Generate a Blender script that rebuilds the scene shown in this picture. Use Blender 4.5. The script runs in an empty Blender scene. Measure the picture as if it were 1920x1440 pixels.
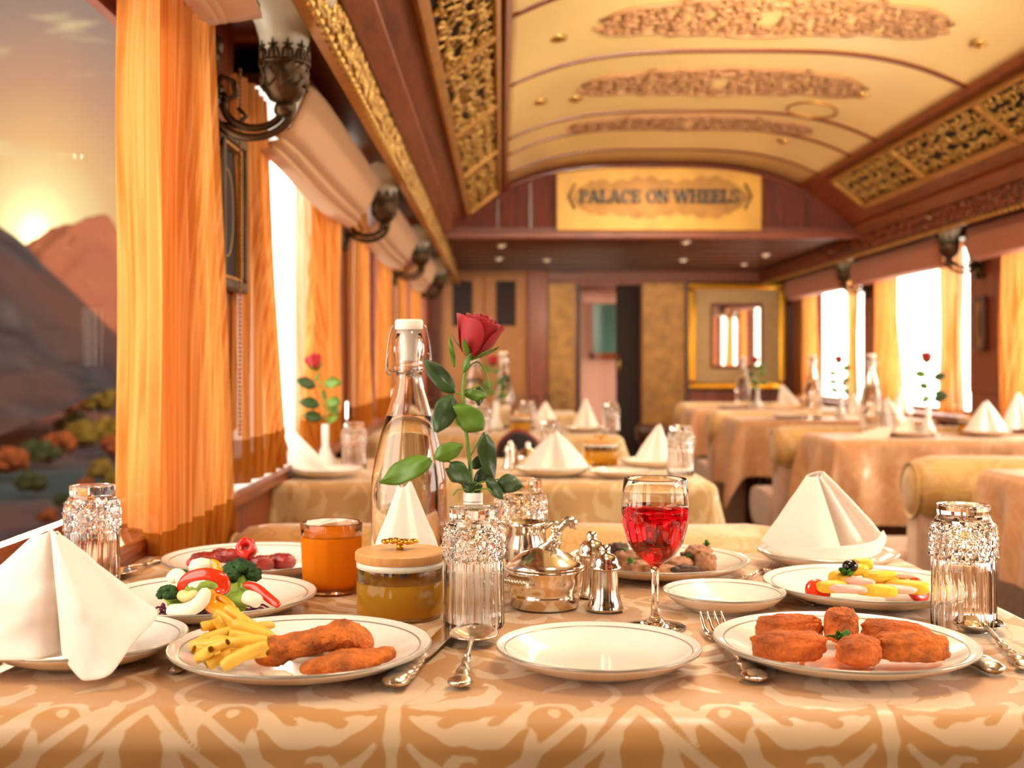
import bpy, math, random
import numpy as np
from mathutils import Vector, Matrix, noise, Quaternion
PI = math.pi
R = random.Random(7)
SC = bpy.context.scene
COL = SC.collection
EYE = 1.04          # eye height above the carriage floor
ZT = 0.75           # table top height
def X(px, Y): return (px-940.0)*Y/2200.0      # sideways place of something seen at px and standing Y metres down the carriage
def clamp(x, a=0., b=1.): return max(a, min(b, x))
def lerp(a, b, t): return a+(b-a)*t
def smooth(t): t = clamp(t); return t*t*(3-2*t)

# ------------------------------------------------------------------ mesh builder
class MB:
    def __init__(s): s.v = []; s.f = []
    def add(s, vs, fs):
        o = len(s.v); s.v += [tuple(p) for p in vs]; s.f += [tuple(i+o for i in f) for f in fs]; return s
    def box(s, x0, x1, y0, y1, z0, z1):
        return s.add([(x0,y0,z0),(x1,y0,z0),(x1,y1,z0),(x0,y1,z0),(x0,y0,z1),(x1,y0,z1),(x1,y1,z1),(x0,y1,z1)],
                     [(0,3,2,1),(4,5,6,7),(0,1,5,4),(1,2,6,5),(2,3,7,6),(3,0,4,7)])
    def grid(s, fn, nu, nv, cu=False, cv=False, flip=False):
        vs = []; mu = nu if cu else nu+1; mv = nv if cv else nv+1
        for j in range(mv):
            for i in range(mu): vs.append(fn(i/nu, j/nv))
        fs = []
        for j in range(nv):
            for i in range(nu):
                a = (i % mu)+(j % mv)*mu; b = ((i+1) % mu)+(j % mv)*mu
                c = ((i+1) % mu)+((j+1) % mv)*mu; d = (i % mu)+((j+1) % mv)*mu
                fs.append((a,d,c,b) if flip else (a,b,c,d))
        return s.add(vs, fs)
    def tube(s, pts, r, n=8, cap=True, closed=False, flat=1.0):
        pts = [Vector(p) for p in pts]; m = len(pts)
        if not hasattr(r, '__len__'): r = [r]*m
        tg = []
        for i in range(m):
            if closed: t = pts[(i+1) % m]-pts[i-1]
            else: t = pts[min(i+1, m-1)]-pts[max(i-1, 0)]
            tg.append(t.normalized() if t.length > 1e-9 else Vector((0,0,1)))
        up = Vector((0,0,1))
        if abs(tg[0].z) > .95: up = Vector((1,0,0))
        a = tg[0].cross(up).normalized(); vs = []
        for i in range(m):
            a = (a-tg[i]*a.dot(tg[i]))
            a = a.normalized() if a.length > 1e-6 else tg[i].orthogonal().normalized()
            b = tg[i].cross(a)
            for k in range(n):
                w = 2*PI*k/n
                vs.append(pts[i]+a*math.cos(w)*r[i]+b*math.sin(w)*r[i]*flat)
        fs = []
        for i in range(m if closed else m-1):
            for k in range(n):
                i2 = (i+1) % m
                fs.append((i*n+k, i*n+(k+1) % n, i2*n+(k+1) % n, i2*n+k))
        if cap and not closed:
            fs.append(tuple(range(n-1,-1,-1))); fs.append(tuple((m-1)*n+k for k in range(n)))
        return s.add(vs, fs)
    def lathe(s, prof, n=48, c=(0,0,0), mod=None, sx=1., sy=1.):
        vs = []; rows = []
        for i, (r, z) in enumerate(prof):
            if r < 1e-6: rows.append([len(vs)]); vs.append((c[0], c[1], c[2]+z))
            else:
                row = []
                for k in range(n):
                    a = 2*PI*k/n; q = mod(i, k, a) if mod else 1.
                    row.append(len(vs)); vs.append((c[0]+r*q*math.cos(a)*sx, c[1]+r*q*math.sin(a)*sy, c[2]+z))
                rows.append(row)
        fs = []
        for i in range(len(rows)-1):
            p, q = rows[i], rows[i+1]
            if len(p) == 1 and len(q) == 1: continue
            for k in range(n):
                k2 = (k+1) % n
                if len(p) == 1: fs.append((p[0], q[k2], q[k]))
                elif len(q) == 1: fs.append((p[k], p[k2], q[0]))
                else: fs.append((p[k], p[k2], q[k2], q[k]))
        return s.add(vs, fs)
    def prism(s, poly, fn, d):      # polygon (2-D list) extruded by d ; fn(u,v,w)->3-D
        n = len(poly)
        vs = [fn(u, v, 0) for u, v in poly]+[fn(u, v, d) for u, v in poly]
        fs = [tuple(range(n)), tuple(range(2*n-1, n-1, -1))]
        for i in range(n): fs.append((i, i+n, (i+1) % n+n, (i+1) % n))
        return s.add(vs, fs)
    def blob(s, c, rx, ry, rz, rot=None, amp=.1, fr=3., seed=0, nu=20, nv=12, e=1.0, e2=1.0, crust=0.):
        M = rot.to_matrix() if rot else Matrix.Identity(3); c = Vector(c)
        def pw(x, k): return math.copysign(abs(x)**k, x)
        vs = []; rows = []
        for j in range(nv+1):
            th = PI*j/nv
            for i in range(1 if j in (0, nv) else nu):
                ph = 2*PI*i/nu
                d = Vector((pw(math.sin(th), e)*pw(math.cos(ph), e2), pw(math.sin(th), e)*pw(math.sin(ph), e2), pw(math.cos(th), e)))
                q = 1+amp*noise.fractal(d*fr+Vector((seed*7.3, seed*1.7, 0)), .8, 2., 4)+(crust*noise.noise(d*fr*5.5+Vector((seed, 3, 1)))+crust*.6*noise.noise(d*fr*12) if crust else 0)
                rows.append((j, i)); vs.append(c+M @ Vector((d.x*rx*q, d.y*ry*q, d.z*rz*q)))
        idx = {k: t for t, k in enumerate(rows)}; fs = []
        for j in range(nv):
            for i in range(nu):
                i2 = (i+1) % nu
                if j == 0: fs.append((idx[0,0], idx[1,i], idx[1,i2]))
                elif j == nv-1: fs.append((idx[j,i], idx[nv,0], idx[j,i2]))
                else: fs.append((idx[j,i], idx[j+1,i], idx[j+1,i2], idx[j,i2]))
        return s.add(vs, fs)
    def xf(s, M):
        s.v = [tuple(M @ Vector(p)) for p in s.v]; return s
    def build(s, name, mat, parent=None, smooth=True, bevel=0, solid=0, sub=0, loc=None, auto=None):
        me = bpy.data.meshes.new(name); me.from_pydata(s.v, [], s.f); me.update()
        o = bpy.data.objects.new(name, me); COL.objects.link(o)
        if mat: me.materials.append(mat)
        if smooth: me.polygons.foreach_set('use_smooth', [True]*len(me.polygons))
        if parent: o.parent = parent
        if loc: o.location = loc
        if solid:
            m = o.modifiers.new('t', 'SOLIDIFY'); m.thickness = solid; m.offset = 0
        if bevel:
            m = o.modifiers.new('b', 'BEVEL'); m.width = bevel; m.segments = 2; m.limit_method = 'ANGLE'
        if sub:
            m = o.modifiers.new('s', 'SUBSURF'); m.levels = sub; m.render_levels = sub
        if auto:
            me.set_sharp_from_angle(angle=math.radians(auto))
        return o
def tag(o, label, cat, group=None):
    o['label'] = label; o['category'] = cat
    if group: o['group'] = group
    return o
def thing(name, label, cat, loc=(0,0,0), rz=0, group=None):
    o = bpy.data.objects.new(name, None); COL.objects.link(o); o.empty_display_size = .05
    o.location = loc; o.rotation_euler = (0,0,rz)
    return tag(o, label, cat, group)
def struct(name, mb, mat, **k):
    o = mb.build(name, mat, **k); o['kind'] = 'structure'; return o
def copyobj(o, parent=None):
    c = o.copy(); COL.objects.link(c)
    if parent: c.parent = parent
    for ch in KIDS.get(o.name, []): pass
    return c
KIDS = {}
def dup(root, loc, rz=None, label=None, group=None, scale=None, only=None):
    r = root.copy(); COL.objects.link(r); r.location = loc
    if rz is not None: r.rotation_euler = (root.rotation_euler[0], root.rotation_euler[1], rz)
    if label: r['label'] = label
    if group: r['group'] = group
    if scale: r.scale = (scale,)*3 if not hasattr(scale, '__len__') else scale
    ch1 = [o for o in ALL() if o.parent == root]
    for ch in ch1:
        if only and ch.name.split('.')[0] not in only: continue
        c = ch.copy(); COL.objects.link(c); c.parent = r
        for g in [o for o in ALL() if o.parent == ch]:
            d = g.copy(); COL.objects.link(d); d.parent = c
    return r
def ALL(): return list(COL.objects)

def catmull(P, n, closed=False):
    P = [Vector(p) for p in P]; m = len(P); out = []
    segs = m if closed else m-1
    for t in range(n+(0 if closed else 1)):
        u = t/n*segs; i = min(int(u), segs-1); f = u-i
        if closed: a, b, c, d = P[(i-1) % m], P[i % m], P[(i+1) % m], P[(i+2) % m]
        else: a, b, c, d = P[max(i-1, 0)], P[i], P[min(i+1, m-1)], P[min(i+2, m-1)]
        out.append(.5*((2*b)+(c-a)*f+(2*a-5*b+4*c-d)*f*f+(3*b-a-3*c+d)*f**3))
    return out

# ------------------------------------------------------------------ materials
def srgb(h):
    if isinstance(h, str):
        h = h.lstrip('#'); c = [int(h[i:i+2], 16)/255 for i in (0,2,4)]
    else: c = h
    return tuple(((x+.055)/1.055)**2.4 if x > .04045 else x/12.92 for x in c)+(1,)
class NT:
    def __init__(s, tree): s.t = tree; s.n = tree.nodes; s.l = tree.links
    def node(s, ty, **k):
        n = s.n.new(ty)
        for a, b in k.items():
            if a.startswith('i_'):
                key = a[2:].replace('_', ' ')
                s.put(n.inputs[key] if key in n.inputs else n.inputs[int(key)], b)
            else: setattr(n, a, b)
        return n
    def put(s, inp, v):
        if isinstance(v, bpy.types.NodeSocket): s.l.new(v, inp)
        elif isinstance(v, bpy.types.Node): s.l.new(v.outputs[0], inp)
        else: inp.default_value = v
    def math(s, op, a, b=0., c=0., cl=False):
        n = s.n.new('ShaderNodeMath'); n.operation = op; n.use_clamp = cl
        s.put(n.inputs[0], a); s.put(n.inputs[1], b); s.put(n.inputs[2], c); return n.outputs[0]
    def ramp(s, f, stops, interp='LINEAR'):
        n = s.n.new('ShaderNodeValToRGB'); n.color_ramp.interpolation = interp; e = n.color_ramp.elements
        while len(e) < len(stops): e.new(.5)
        for k, (p, c) in enumerate(stops):
            e[k].position = p; e[k].color = c if len(c) == 4 else tuple(c)+(1,)
        s.put(n.inputs[0], f); return n.outputs[0]
    def mix(s, f, a, b, blend='MIX'):
        n = s.n.new('ShaderNodeMix'); n.data_type = 'RGBA'; n.blend_type = blend
        s.put(n.inputs[0], f); s.put(n.inputs[6], a); s.put(n.inputs[7], b); return n.outputs[2]
    def noise(s, scale, detail=3., vec=None, rough=.5, dist=0.):
        n = s.n.new('ShaderNodeTexNoise'); n.inputs['Scale'].default_value = scale; n.inputs['Detail'].default_value = detail
        n.inputs['Roughness'].default_value = rough; n.inputs['Distortion'].default_value = dist
        if vec is not None: s.put(n.inputs['Vector'], vec)
        return n.outputs['Fac']
    def coords(s, scale=(1,1,1), kind='Object'):
        c = s.n.new('ShaderNodeTexCoord'); m = s.n.new('ShaderNodeMapping'); m.inputs['Scale'].default_value = scale
        s.l.new(c.outputs[kind], m.inputs['Vector']); return m.outputs[0]
    def bump(s, h, strength=.3, dist=.01):
        n = s.n.new('ShaderNodeBump'); n.inputs['Strength'].default_value = strength; n.inputs['Distance'].default_value = dist
        s.put(n.inputs['Height'], h); return n.outputs[0]
def newmat(name):
    m = bpy.data.materials.new(name); m.use_nodes = True; t = NT(m.node_tree)
    return m, t, m.node_tree.nodes['Principled BSDF'], m.node_tree.nodes['Material Output']
def pset(b, **k):
    names = dict(color='Base Color', rough='Roughness', metal='Metallic', trans='Transmission Weight', ior='IOR', coat='Coat Weight', coatr='Coat Roughness',
                 sheen='Sheen Weight', sss='Subsurface Weight', sssr='Subsurface Radius', ssss='Subsurface Scale', alpha='Alpha', emit='Emission Color', emits='Emission Strength', normal='Normal', spec='Specular IOR Level', aniso='Anisotropic')
    for a, v in k.items():
        inp = b.inputs[names[a]]
        if isinstance(v, bpy.types.NodeSocket): inp.id_data.links.new(v, inp)
        else: inp.default_value = v
def plain(name, color, rough=.5, var=0., nscale=20., bump=0., bscale=60., bd=.002, **k):
    m, t, b, o = newmat(name); c = srgb(color)
    if var:
        f = t.noise(nscale, 4, t.coords())
        lo = tuple(x*(1-var) for x in c[:3])+(1,); hi = tuple(min(1, x*(1+var)) for x in c[:3])+(1,)
        pset(b, color=t.ramp(f, [(.3, lo), (.7, hi)]))
    else: pset(b, color=c)
    if bump: pset(b, normal=t.bump(t.noise(bscale, 4, t.coords()), bump, bd))
    pset(b, rough=rough, **k); return m
def wood(name, dark, light, scale=(14,1.2,14), rough=.3, coat=.35, nz=3.):
    m, t, b, o = newmat(name); v = t.coords(scale)
    f = t.noise(nz, 6, v, .6, 1.2); g = t.noise(.35, 2, t.coords((1,1,1)))
    c = t.ramp(f, [(.25, srgb(dark)), (.5, srgb(light)), (.62, srgb(dark)), (.8, srgb(light))])
    c2 = t.mix(t.math('MULTIPLY', g, .45), c, srgb(dark))
    pset(b, color=c2, rough=rough, coat=coat, coatr=.15); return m
M = {}
M['wood'] = wood('mahogany', '#5c220a', '#984819', rough=.4, coat=.15)
M['wood_v'] = wood('mahogany_upright', '#5c210a', '#964417', (16,16,1.3), .48, .04)
M['wood_x'] = wood('mahogany_across', '#521e09', '#8a3e14', (1.3,16,16), .45, .05)
M['wood_dark'] = wood('dark_mahogany', '#36150a', '#58260f', (16,16,1.3))
M['wood_soffit'] = wood('soffit_boards', '#451806', '#74300f', (1.3,16,16), .5, 0.)
M['wood_bulk'] = wood('bulkhead_boards', '#431304', '#6e280c', (16,16,1.3), .75, 0.)
M['wood_light'] = wood('honey_veneer', '#8a5224', '#a86c34', (30,30,1.6), .55, 0.)
M['lid_wood'] = wood('bamboo', '#c98a4a', '#e0a868', (4,60,4), .5, .05)
M['trim'] = plain('red_brown_trim', '#6a2409', .35, coat=.3)
M['cream'] = plain('ceiling_cream', '#f8da92', .38, .08, 1.6, coat=.25, coatr=.25)
M['fret'] = plain('fretwork_tan', '#a97850', .55, .12, 30)
M['gold'] = plain('old_gold', '#c39a52', .32, .25, 40, metal=.85)
M['gold_trim'] = plain('gilded_wood', '#b4813c', .42, .2, 30, metal=.55)
M['gold_board'] = plain('gold_board', '#bd8a2c', .45, .15, 9, metal=.15)
M['bronze'] = plain('dark_bronze', '#4a3622', .38, .3, 30, metal=.8)
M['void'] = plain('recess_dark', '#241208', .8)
M['silver'] = plain('silver', '#e8dccd', .13, metal=1.)
M['silver_orn'] = plain('chased_silver', '#d8cab6', .24, .25, 260, .35, 330, .0012, metal=1.)
M['steel_wire'] = plain('steel_wire', '#a09890', .25, metal=1.)
M['goldknob'] = plain('bright_gold', '#e8b23c', .18, metal=1.)
M['china'] = plain('white_china', '#efe5d8', .16, coat=.6, coatr=.05)
M['china_line'] = plain('grey_gilt_line', '#a89c8a', .25, metal=.3)
M['black'] = plain('black_paint', '#17100c', .5)
M['chairblack'] = plain('black_velvet', '#150a0b', .8, sheen=.3)
M['chairred'] = plain('red_velvet', '#8a1020', .7, sheen=.4)
M['paper'] = plain('menu_card', '#e6cdb4', .6)
M['ink'] = plain('ink', '#4b3a30', .7)
M['mat_board'] = plain('mount_board', '#b49566', .7, .08, 10)
M['goldpanel'] = plain('gold_leaf_panel', '#93662a', .45, .3, 14, .3, 40, .004, metal=.3)
M['shade_glass'] = plain('frosted_shade', '#e6d4b8', .35, trans=.25, sss=.2)
M['ceramic'] = plain('white_ceramic', '#eee6dc', .3, coat=.2)
M['plastic'] = plain('white_stopper', '#efe2d2', .4, sss=.2)
M['carpet'] = plain('carpet', '#4a3426', .95, .3, 60)
M['pinkwall'] = plain('corridor_wall', '#c08a70', .6)
M['pane_green'] = plain('green_pane', '#51705f', .15)
def glass(name, color=(1,1,1,1), rough=0., ior=1.45):
    m, t, b, o = newmat(name); pset(b, color=color, rough=rough, trans=1., ior=ior); return m
M['glass'] = glass('clear_glass', (1.,.985,.965,1))
M['crystal'] = glass('cut_crystal', (1.,.98,.955,1), 0., 1.5)
M['water'] = glass('water', (.97,.97,.92,1), 0., 1.33)
M['wine'] = glass('rose_wine', (.66,.004,.012,1), 0., 1.34)
def liquid(name, col, kg, ior, gcol):
    m, t, b, o = newmat(name); pset(b, color=gcol, rough=.0, trans=1., ior=ior)
    d = t.node('ShaderNodeBsdfDiffuse', i_Color=col); tl = t.node('ShaderNodeBsdfTranslucent', i_Color=col)
    m1 = t.node('ShaderNodeMixShader', i_Fac=.5); t.l.new(d.outputs[0], m1.inputs[1]); t.l.new(tl.outputs[0], m1.inputs[2])
    m2 = t.node('ShaderNodeMixShader', i_Fac=kg); t.l.new(m1.outputs[0], m2.inputs[1]); t.l.new(b.outputs[0], m2.inputs[2]); t.l.new(m2.outputs[0], o.inputs[0]); return m
M['honey'] = liquid('amber_honey', (1.,.50,.04,1), .48, 1.42, (1.,.62,.08,1))
def thin(name, tint=(.97,.96,.93,1)):
    m, t, b, o = newmat(name); tr = t.node('ShaderNodeBsdfTransparent', i_Color=tint); gl = t.node('ShaderNodeBsdfGlossy', i_Roughness=.02)
    fr = t.node('ShaderNodeLayerWeight', i_Blend=.5); mx = t.node('ShaderNodeMixShader'); t.l.new(t.math('MULTIPLY_ADD', t.math('POWER', fr.outputs['Facing'], 5.), .04, .006), mx.inputs[0]); t.l.new(tr.outputs[0], mx.inputs[1]); t.l.new(gl.outputs[0], mx.inputs[2])
    t.l.new(mx.outputs[0], o.inputs[0]); return m
M['pane'] = thin('window_glass')
M['thin_glass'] = thin('thin_tumbler_glass', (.93,.93,.93,1))
M['juice'] = liquid('orange_juice', (1.,.27,.008,1), .06, 1.34, (1,.5,.1,1))
def sheer(name, col, tr=.45, clear=.06, fold=(1,1,1)):
    m, t, b, o = newmat(name); c = srgb(col)
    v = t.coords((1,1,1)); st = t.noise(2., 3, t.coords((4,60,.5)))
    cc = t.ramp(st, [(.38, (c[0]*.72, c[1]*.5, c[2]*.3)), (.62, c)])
    d = t.node('ShaderNodeBsdfDiffuse', i_Color=cc); tl = t.node('ShaderNodeBsdfTranslucent', i_Color=cc); tp = t.node('ShaderNodeBsdfTransparent')
    m1 = t.node('ShaderNodeMixShader', i_Fac=tr); t.l.new(d.outputs[0], m1.inputs[1]); t.l.new(tl.outputs[0], m1.inputs[2])
    m2 = t.node('ShaderNodeMixShader', i_Fac=clear); t.l.new(m1.outputs[0], m2.inputs[1]); t.l.new(tp.outputs[0], m2.inputs[2])
    t.l.new(m2.outputs[0], o.inputs[0]); return m
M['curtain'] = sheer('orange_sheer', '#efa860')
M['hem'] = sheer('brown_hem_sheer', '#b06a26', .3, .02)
def cloth(name, col, wr=.3, sc=40, sheen=.2, rough=.75, sss=0.):
    m, t, b, o = newmat(name)
    pset(b, color=srgb(col), rough=rough, sheen=sheen, normal=t.bump(t.noise(sc, 3, t.coords()), wr, .006)); return m
M['napkin'] = cloth('napkin_cotton', '#f3e4d6', .22, 26)
M['shade_fabric'] = cloth('roman_shade_cloth', '#cf9f72', .35, 110)
M['shade_fabric_backlit'] = cloth('backlit_shade_cloth', '#a8603c', .35, 110)  # dark reddish colour stands in for the backlit side of the blinds
def satin(name, c1, c2, rough=.42, scale=9.):
    m, t, b, o = newmat(name); f = t.noise(scale, 3, t.coords((1,1,1)), .5, 2.5)
    w = t.ramp(f, [(.45, srgb(c1)), (.5, srgb(c2)), (.56, srgb(c2)), (.6, srgb(c1))])
    pset(b, color=w, rough=rough, sheen=.4, spec=.6, normal=t.bump(t.noise(300, 2, t.coords()), .1, .002)); return m
M['bolster'] = satin('gold_satin', '#c99a55', '#b98a44', .4, 14)
M['seat'] = satin('rose_seat', '#c9a085', '#bf967a', .6, 10)
def damask(name, base, leaf, r1=.5, r2=.36):
    m, t, b, o = newmat(name); a = t.node('ShaderNodeAttribute', attribute_name='pat')
    f = t.math('MULTIPLY_ADD', a.outputs['Fac'], -500., .5, True)
    wv = t.noise(900, 2, t.coords((1,1,1)))
    c = t.mix(f, srgb(base), srgb(leaf)); c = t.mix(t.math('MULTIPLY', wv, .18), c, srgb('#8a5a2c'))
    rr = t.math('MULTIPLY_ADD', f, r2-r1, r1)
    big = t.noise(9, 3, t.coords((1,1,1)))
    pset(b, color=c, rough=rr, sheen=.25, spec=.55, normal=t.bump(big, .22, .012)); return m
M['damask'] = damask('damask_cloth', '#c28846', '#dcb88e')
M['damask2'] = damask('damask_cloth_gold', '#cb9f62', '#dcbb84')
M['damask3'] = damask('damask_cloth_shaded', '#c88c58', '#d09c6a', .4, .32)  # deeper copy of the cloth, shadow of the side drops put into its colour
# foods and plants
M['leaf'] = plain('rose_leaf', '#2c4714', .5, .35, 30, coat=.15)
M['leaf_light'] = plain('rose_leaf_light', '#587a1e', .45, .25, 25)
M['stem'] = plain('rose_stem', '#6d8a30', .5, .2, 60)
M['petal'] = plain('rose_petal', '#a80414', .6, .2, 20, sheen=.15, sss=.08, ssss=.01)
M['crumb'] = plain('golden_crumb', '#cf6c1e', .75, .5, 60, 1., 260, .006)
M['crumb2'] = plain('deep_fried_crust', '#c45f18', .7, .5, 40, 1., 230, .006)
M['fry'] = plain('french_fry', '#f2c148', .42, .18, 30, sss=.15, ssss=.01)
M['broc'] = plain('broccoli_green', '#234a12', .7, .6, 90, .9, 200, .004)
M['stalk'] = plain('broccoli_stalk', '#96b545', .5, .2, 40)
M['pepper'] = plain('red_pepper', '#de3512', .22, .12, 20, coat=.4)
M['pepper_y'] = plain('orange_pepper', '#f09c14', .25, .12, 20, coat=.4)
M['egg'] = plain('egg_white', '#f1e8cf', .35, sss=.2, ssss=.01)
M['yolk'] = plain('pale_yolk', '#e6d088', .5)
M['cabbage'] = plain('purple_cabbage', '#5a1440', .45, .5, 60)
M['redmeat'] = plain('red_glazed_meat', '#8c1c10', .35, .5, 60, .6, 140, .004, coat=.3)
M['tomato'] = plain('tomato_red', '#d22014', .2, .2, 30, coat=.4)
M['meat'] = plain('roast_meat', '#a8714c', .5, .45, 60, .5, 130, .004)
M['meat_dark'] = plain('charred_meat', '#43200f', .5, .5, 60, .6, 130, .004)
M['potato'] = plain('yellow_potato', '#e8b82c', .42, .25, 60, .2, 90, .002)
M['onion'] = plain('pink_onion', '#dcae9c', .35, .2, 60)
M['olive'] = plain('black_olive', '#1a0f14', .15)
M['parsley'] = plain('parsley', '#3f7a1c', .55, .3, 200)
M['sauce'] = plain('orange_sauce', '#cf6a20', .3, .15, 40)
M['cream_sauce'] = plain('cream_sauce', '#f0e8d0', .3, .1, 60)
# ================================================================== THE CARRIAGE
XL, XR = -.64, 2.30            # window planes
PL, PR = -.56, 2.22            # pier faces
XC, HW = .83, .82              # ceiling centre and half width of the vault
YB, YE, Y0 = 6.45, 9.0, -2.6   # bulkhead, end wall, rear end
ZS = EYE+.60; ZC = EYE+.71; ZA = EYE+.976
def arch(x):
    u = abs(x-XC)/.82; return ZA+.135*(1-u**3.3)
# floor
struct('floor', MB().box(XL-.1, XR+.1, Y0-.2, YE+2.2, -.05, 0), M['carpet'], smooth=False)
# ceiling vault
def vault(u, v): x = XC-HW+2*HW*u; return (x, Y0+(YB-Y0)*v, arch(x))
struct('ceiling', MB().grid(vault, 48, 20, flip=True), M['cream'], solid=.02)
# roof skin over everything so only windows let daylight in
struct('ceiling_2', MB().box(XL-.12, XR+.12, Y0-.2, YE+2.2, EYE+1.22, EYE+1.27), M['void'], smooth=False)
k = 1
for y, w in ((-1.5,.02),(-.55,.02),(.4,.02),(1.35,.03),(2.32,.03),(3.3,.03),(4.13,.028),(5.12,.026),(5.5,.022),(6.05,.024)):
    mb = MB()
    mb.grid(lambda u, v: (XC-HW+2*HW*u, y+w*(v-.5), arch(XC-HW+2*HW*u)-.013), 40, 1)
    struct('trim_%d' % k, mb, M['trim'], solid=.008); k += 1
# coves: left runs from (-.32,.71) to (.03,.976); right mirrored about XC
def cove(side):
    sx = lambda x: x if side < 0 else 2*XC-x
    P = lambda t, off: (sx(lerp(-.32, .02, t)-off*.61), lerp(ZC, ZA, t)-off*.79*-1 if False else lerp(ZC, ZA, t)+off*.79)
    def slab(t0, t1, o0, o1, y0, y1, mb):
        a = P(t0, o0); b = P(t1, o0); c = P(t1, o1); d = P(t0, o1)
        vs = [(p[0], y, p[1]) for y in (y0, y1) for p in (a, b, c, d)]
        return mb.add(vs, [(0,1,2,3),(7,6,5,4),(0,4,5,1),(1,5,6,2),(2,6,7,3),(3,7,4,0)])
    return P, slab
TRN = [k]
def trim(mb, mat, **kw):
    struct('trim_%d' % TRN[0], mb, mat, **kw); TRN[0] += 1
# ---------------- scrollwork generator
def scrolls(mb, u0, u1, v0, v1, cell, r, fn, seed=1, mask=None, mirror=False, n=4, seg=13):
    rr = random.Random(seed); nu = max(1, round((u1-u0)/cell)); nv = max(1, round((v1-v0)/cell))
    cu = (u1-u0)/nu; cv = (v1-v0)/nv
    for i in range(nu):
        for j in range(nv):
            c = (u0+cu*(i+.5)+rr.uniform(-.12,.12)*cu, v0+cv*(j+.5)+rr.uniform(-.12,.12)*cv)
            if mask and not mask(*c): continue
            if mirror and c[0] > (u0+u1)/2: continue
            a0 = rr.uniform(0, 2*PI); sg = rr.choice((-1, 1)); Rm = .62*min(cu, cv)*rr.uniform(.85, 1.15)
            for mm in ((1, -1) if mirror else (1,)):
                pts = []
                for s in range(seg):
                    t = s/(seg-1); a = a0+sg*t*4.9; q = Rm*(1-t*.82)
                    x = c[0]+q*math.cos(a); y = c[1]+q*math.sin(a)
                    if s == 0: x += Rm*.5*math.cos(a+1.2*-sg); y += Rm*.5*math.sin(a+1.2*-sg)
                    if mm < 0: x = u0+u1-x
                    pts.append(fn(x, y, 0))
                mb.tube(pts, [r*(1.15-.5*abs(.45-s/(seg-1))*1.6) for s in range(seg)], n, cap=False)
                e = pts[-1]; mb.tube([e, fn(c[0] if mm > 0 else u0+u1-c[0], c[1], 0)], [r*1.5, r*1.1], n)
    return mb
for side in (-1, 1):
    P, slab = cove(side)
    mb = MB(); slab(0, 1, .0, .03, Y0, YB, mb); trim(mb, M['wood'], smooth=False)
    # raised stiles either side of the grille
    mb = MB(); slab(0, .16, -.022, 0, Y0, YB, mb); trim(mb, M['wood'], smooth=False, bevel=.006)
    mb = MB(); slab(.94, 1., -.02, 0, Y0, YB, mb); trim(mb, M['wood'], smooth=False, bevel=.004)
    gy1 = 6.28 if side < 0 else 5.95
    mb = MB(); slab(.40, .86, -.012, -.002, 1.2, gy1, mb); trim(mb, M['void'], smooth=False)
    mb = MB()
    slab(.35, .42, -.034, -.004, 1.2, gy1, mb); slab(.84, .88, -.034, -.004, 1.2, gy1, mb)
    ys = [1.2, 1.55, 2.35, 3.27, 4.15, 5.05] + [gy1-.03]
    for yy in ys:
        sk = .10
        a = P(.36, -.034); b = P(.87, -.034); a2 = P(.36, -.004); b2 = P(.87, -.004)
        vs = []
        for (p, yo) in ((a, sk*-.0), (b, sk*0)):
            for dy in (0, .035): vs.append((p[0], yy+yo+dy, p[1]))
        for p in (a2, b2):
            for dy in (0, .035): vs.append((p[0], yy+dy, p[1]))
        mb.add(vs, [(0,1,3,2),(4,6,7,5),(0,2,6,4),(1,5,7,3),(0,4,5,1),(2,3,7,6)])
    trim(mb, M['gold_trim'], smooth=False, bevel=.003)
    mb = MB()
    def fn(u, v, w, P=P): q = P(v, -.022-w); return (q[0], u, q[1])
    L = .43
    # work in metres across the slope : v runs .43-.83 of the .43 m slope
    def fn2(u, v, w, P=P): q = P(v/.432, -.02-w); return (q[0], u, q[1])
    scrolls(mb, 1.25, gy1-.03, .185, .362, .052, .0065, fn2, seed=4+side)
    trim(mb, M['gold'])
# friezes : carved bands
for side in (-1, 1):
    sx = (lambda x: x) if side < 0 else (lambda x: 2*XC-x)
    x0 = sx(-.32); x1 = sx(-.345)
    trim(MB().box(min(x0, x1), max(x0, x1), Y0, YE, ZS-.005, ZC+.01), M['wood_dark'] if side > 0 else M['gold_trim'], smooth=False)
    mb = MB(); d = 1 if side < 0 else -1
    scrolls(mb, .9, YE-.02 if side > 0 else 7.4, ZS+.012, ZC-.008, .055, .0075 if side < 0 else .006, lambda u, v, w: (sx(-.317), u, v), seed=12+side)
    trim(mb, M['gold'] if side < 0 else M['wood'])
    mb = MB(); nb = 150
    for i in range(nb):      # beaded lower lip
        mb.blob((sx(-.318), 1.0+i*.053, ZS-.002), .009, .02, .011, amp=0, nu=6, nv=4)
    trim(mb, M['gold'] if side < 0 else M['gold_trim'])
    trim(MB().box(min(sx(-.325), sx(-.66)), max(sx(-.325), sx(-.66)), Y0, YE, ZC-.012, ZC+.008), M['wood'], smooth=False)
    # small cornice under the cove
    mb = MB(); mb.tube([(sx(-.312), Y0, ZC+.006), (sx(-.312), YB, ZC+.006)], .012, 8); trim(mb, M['wood'])
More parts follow.
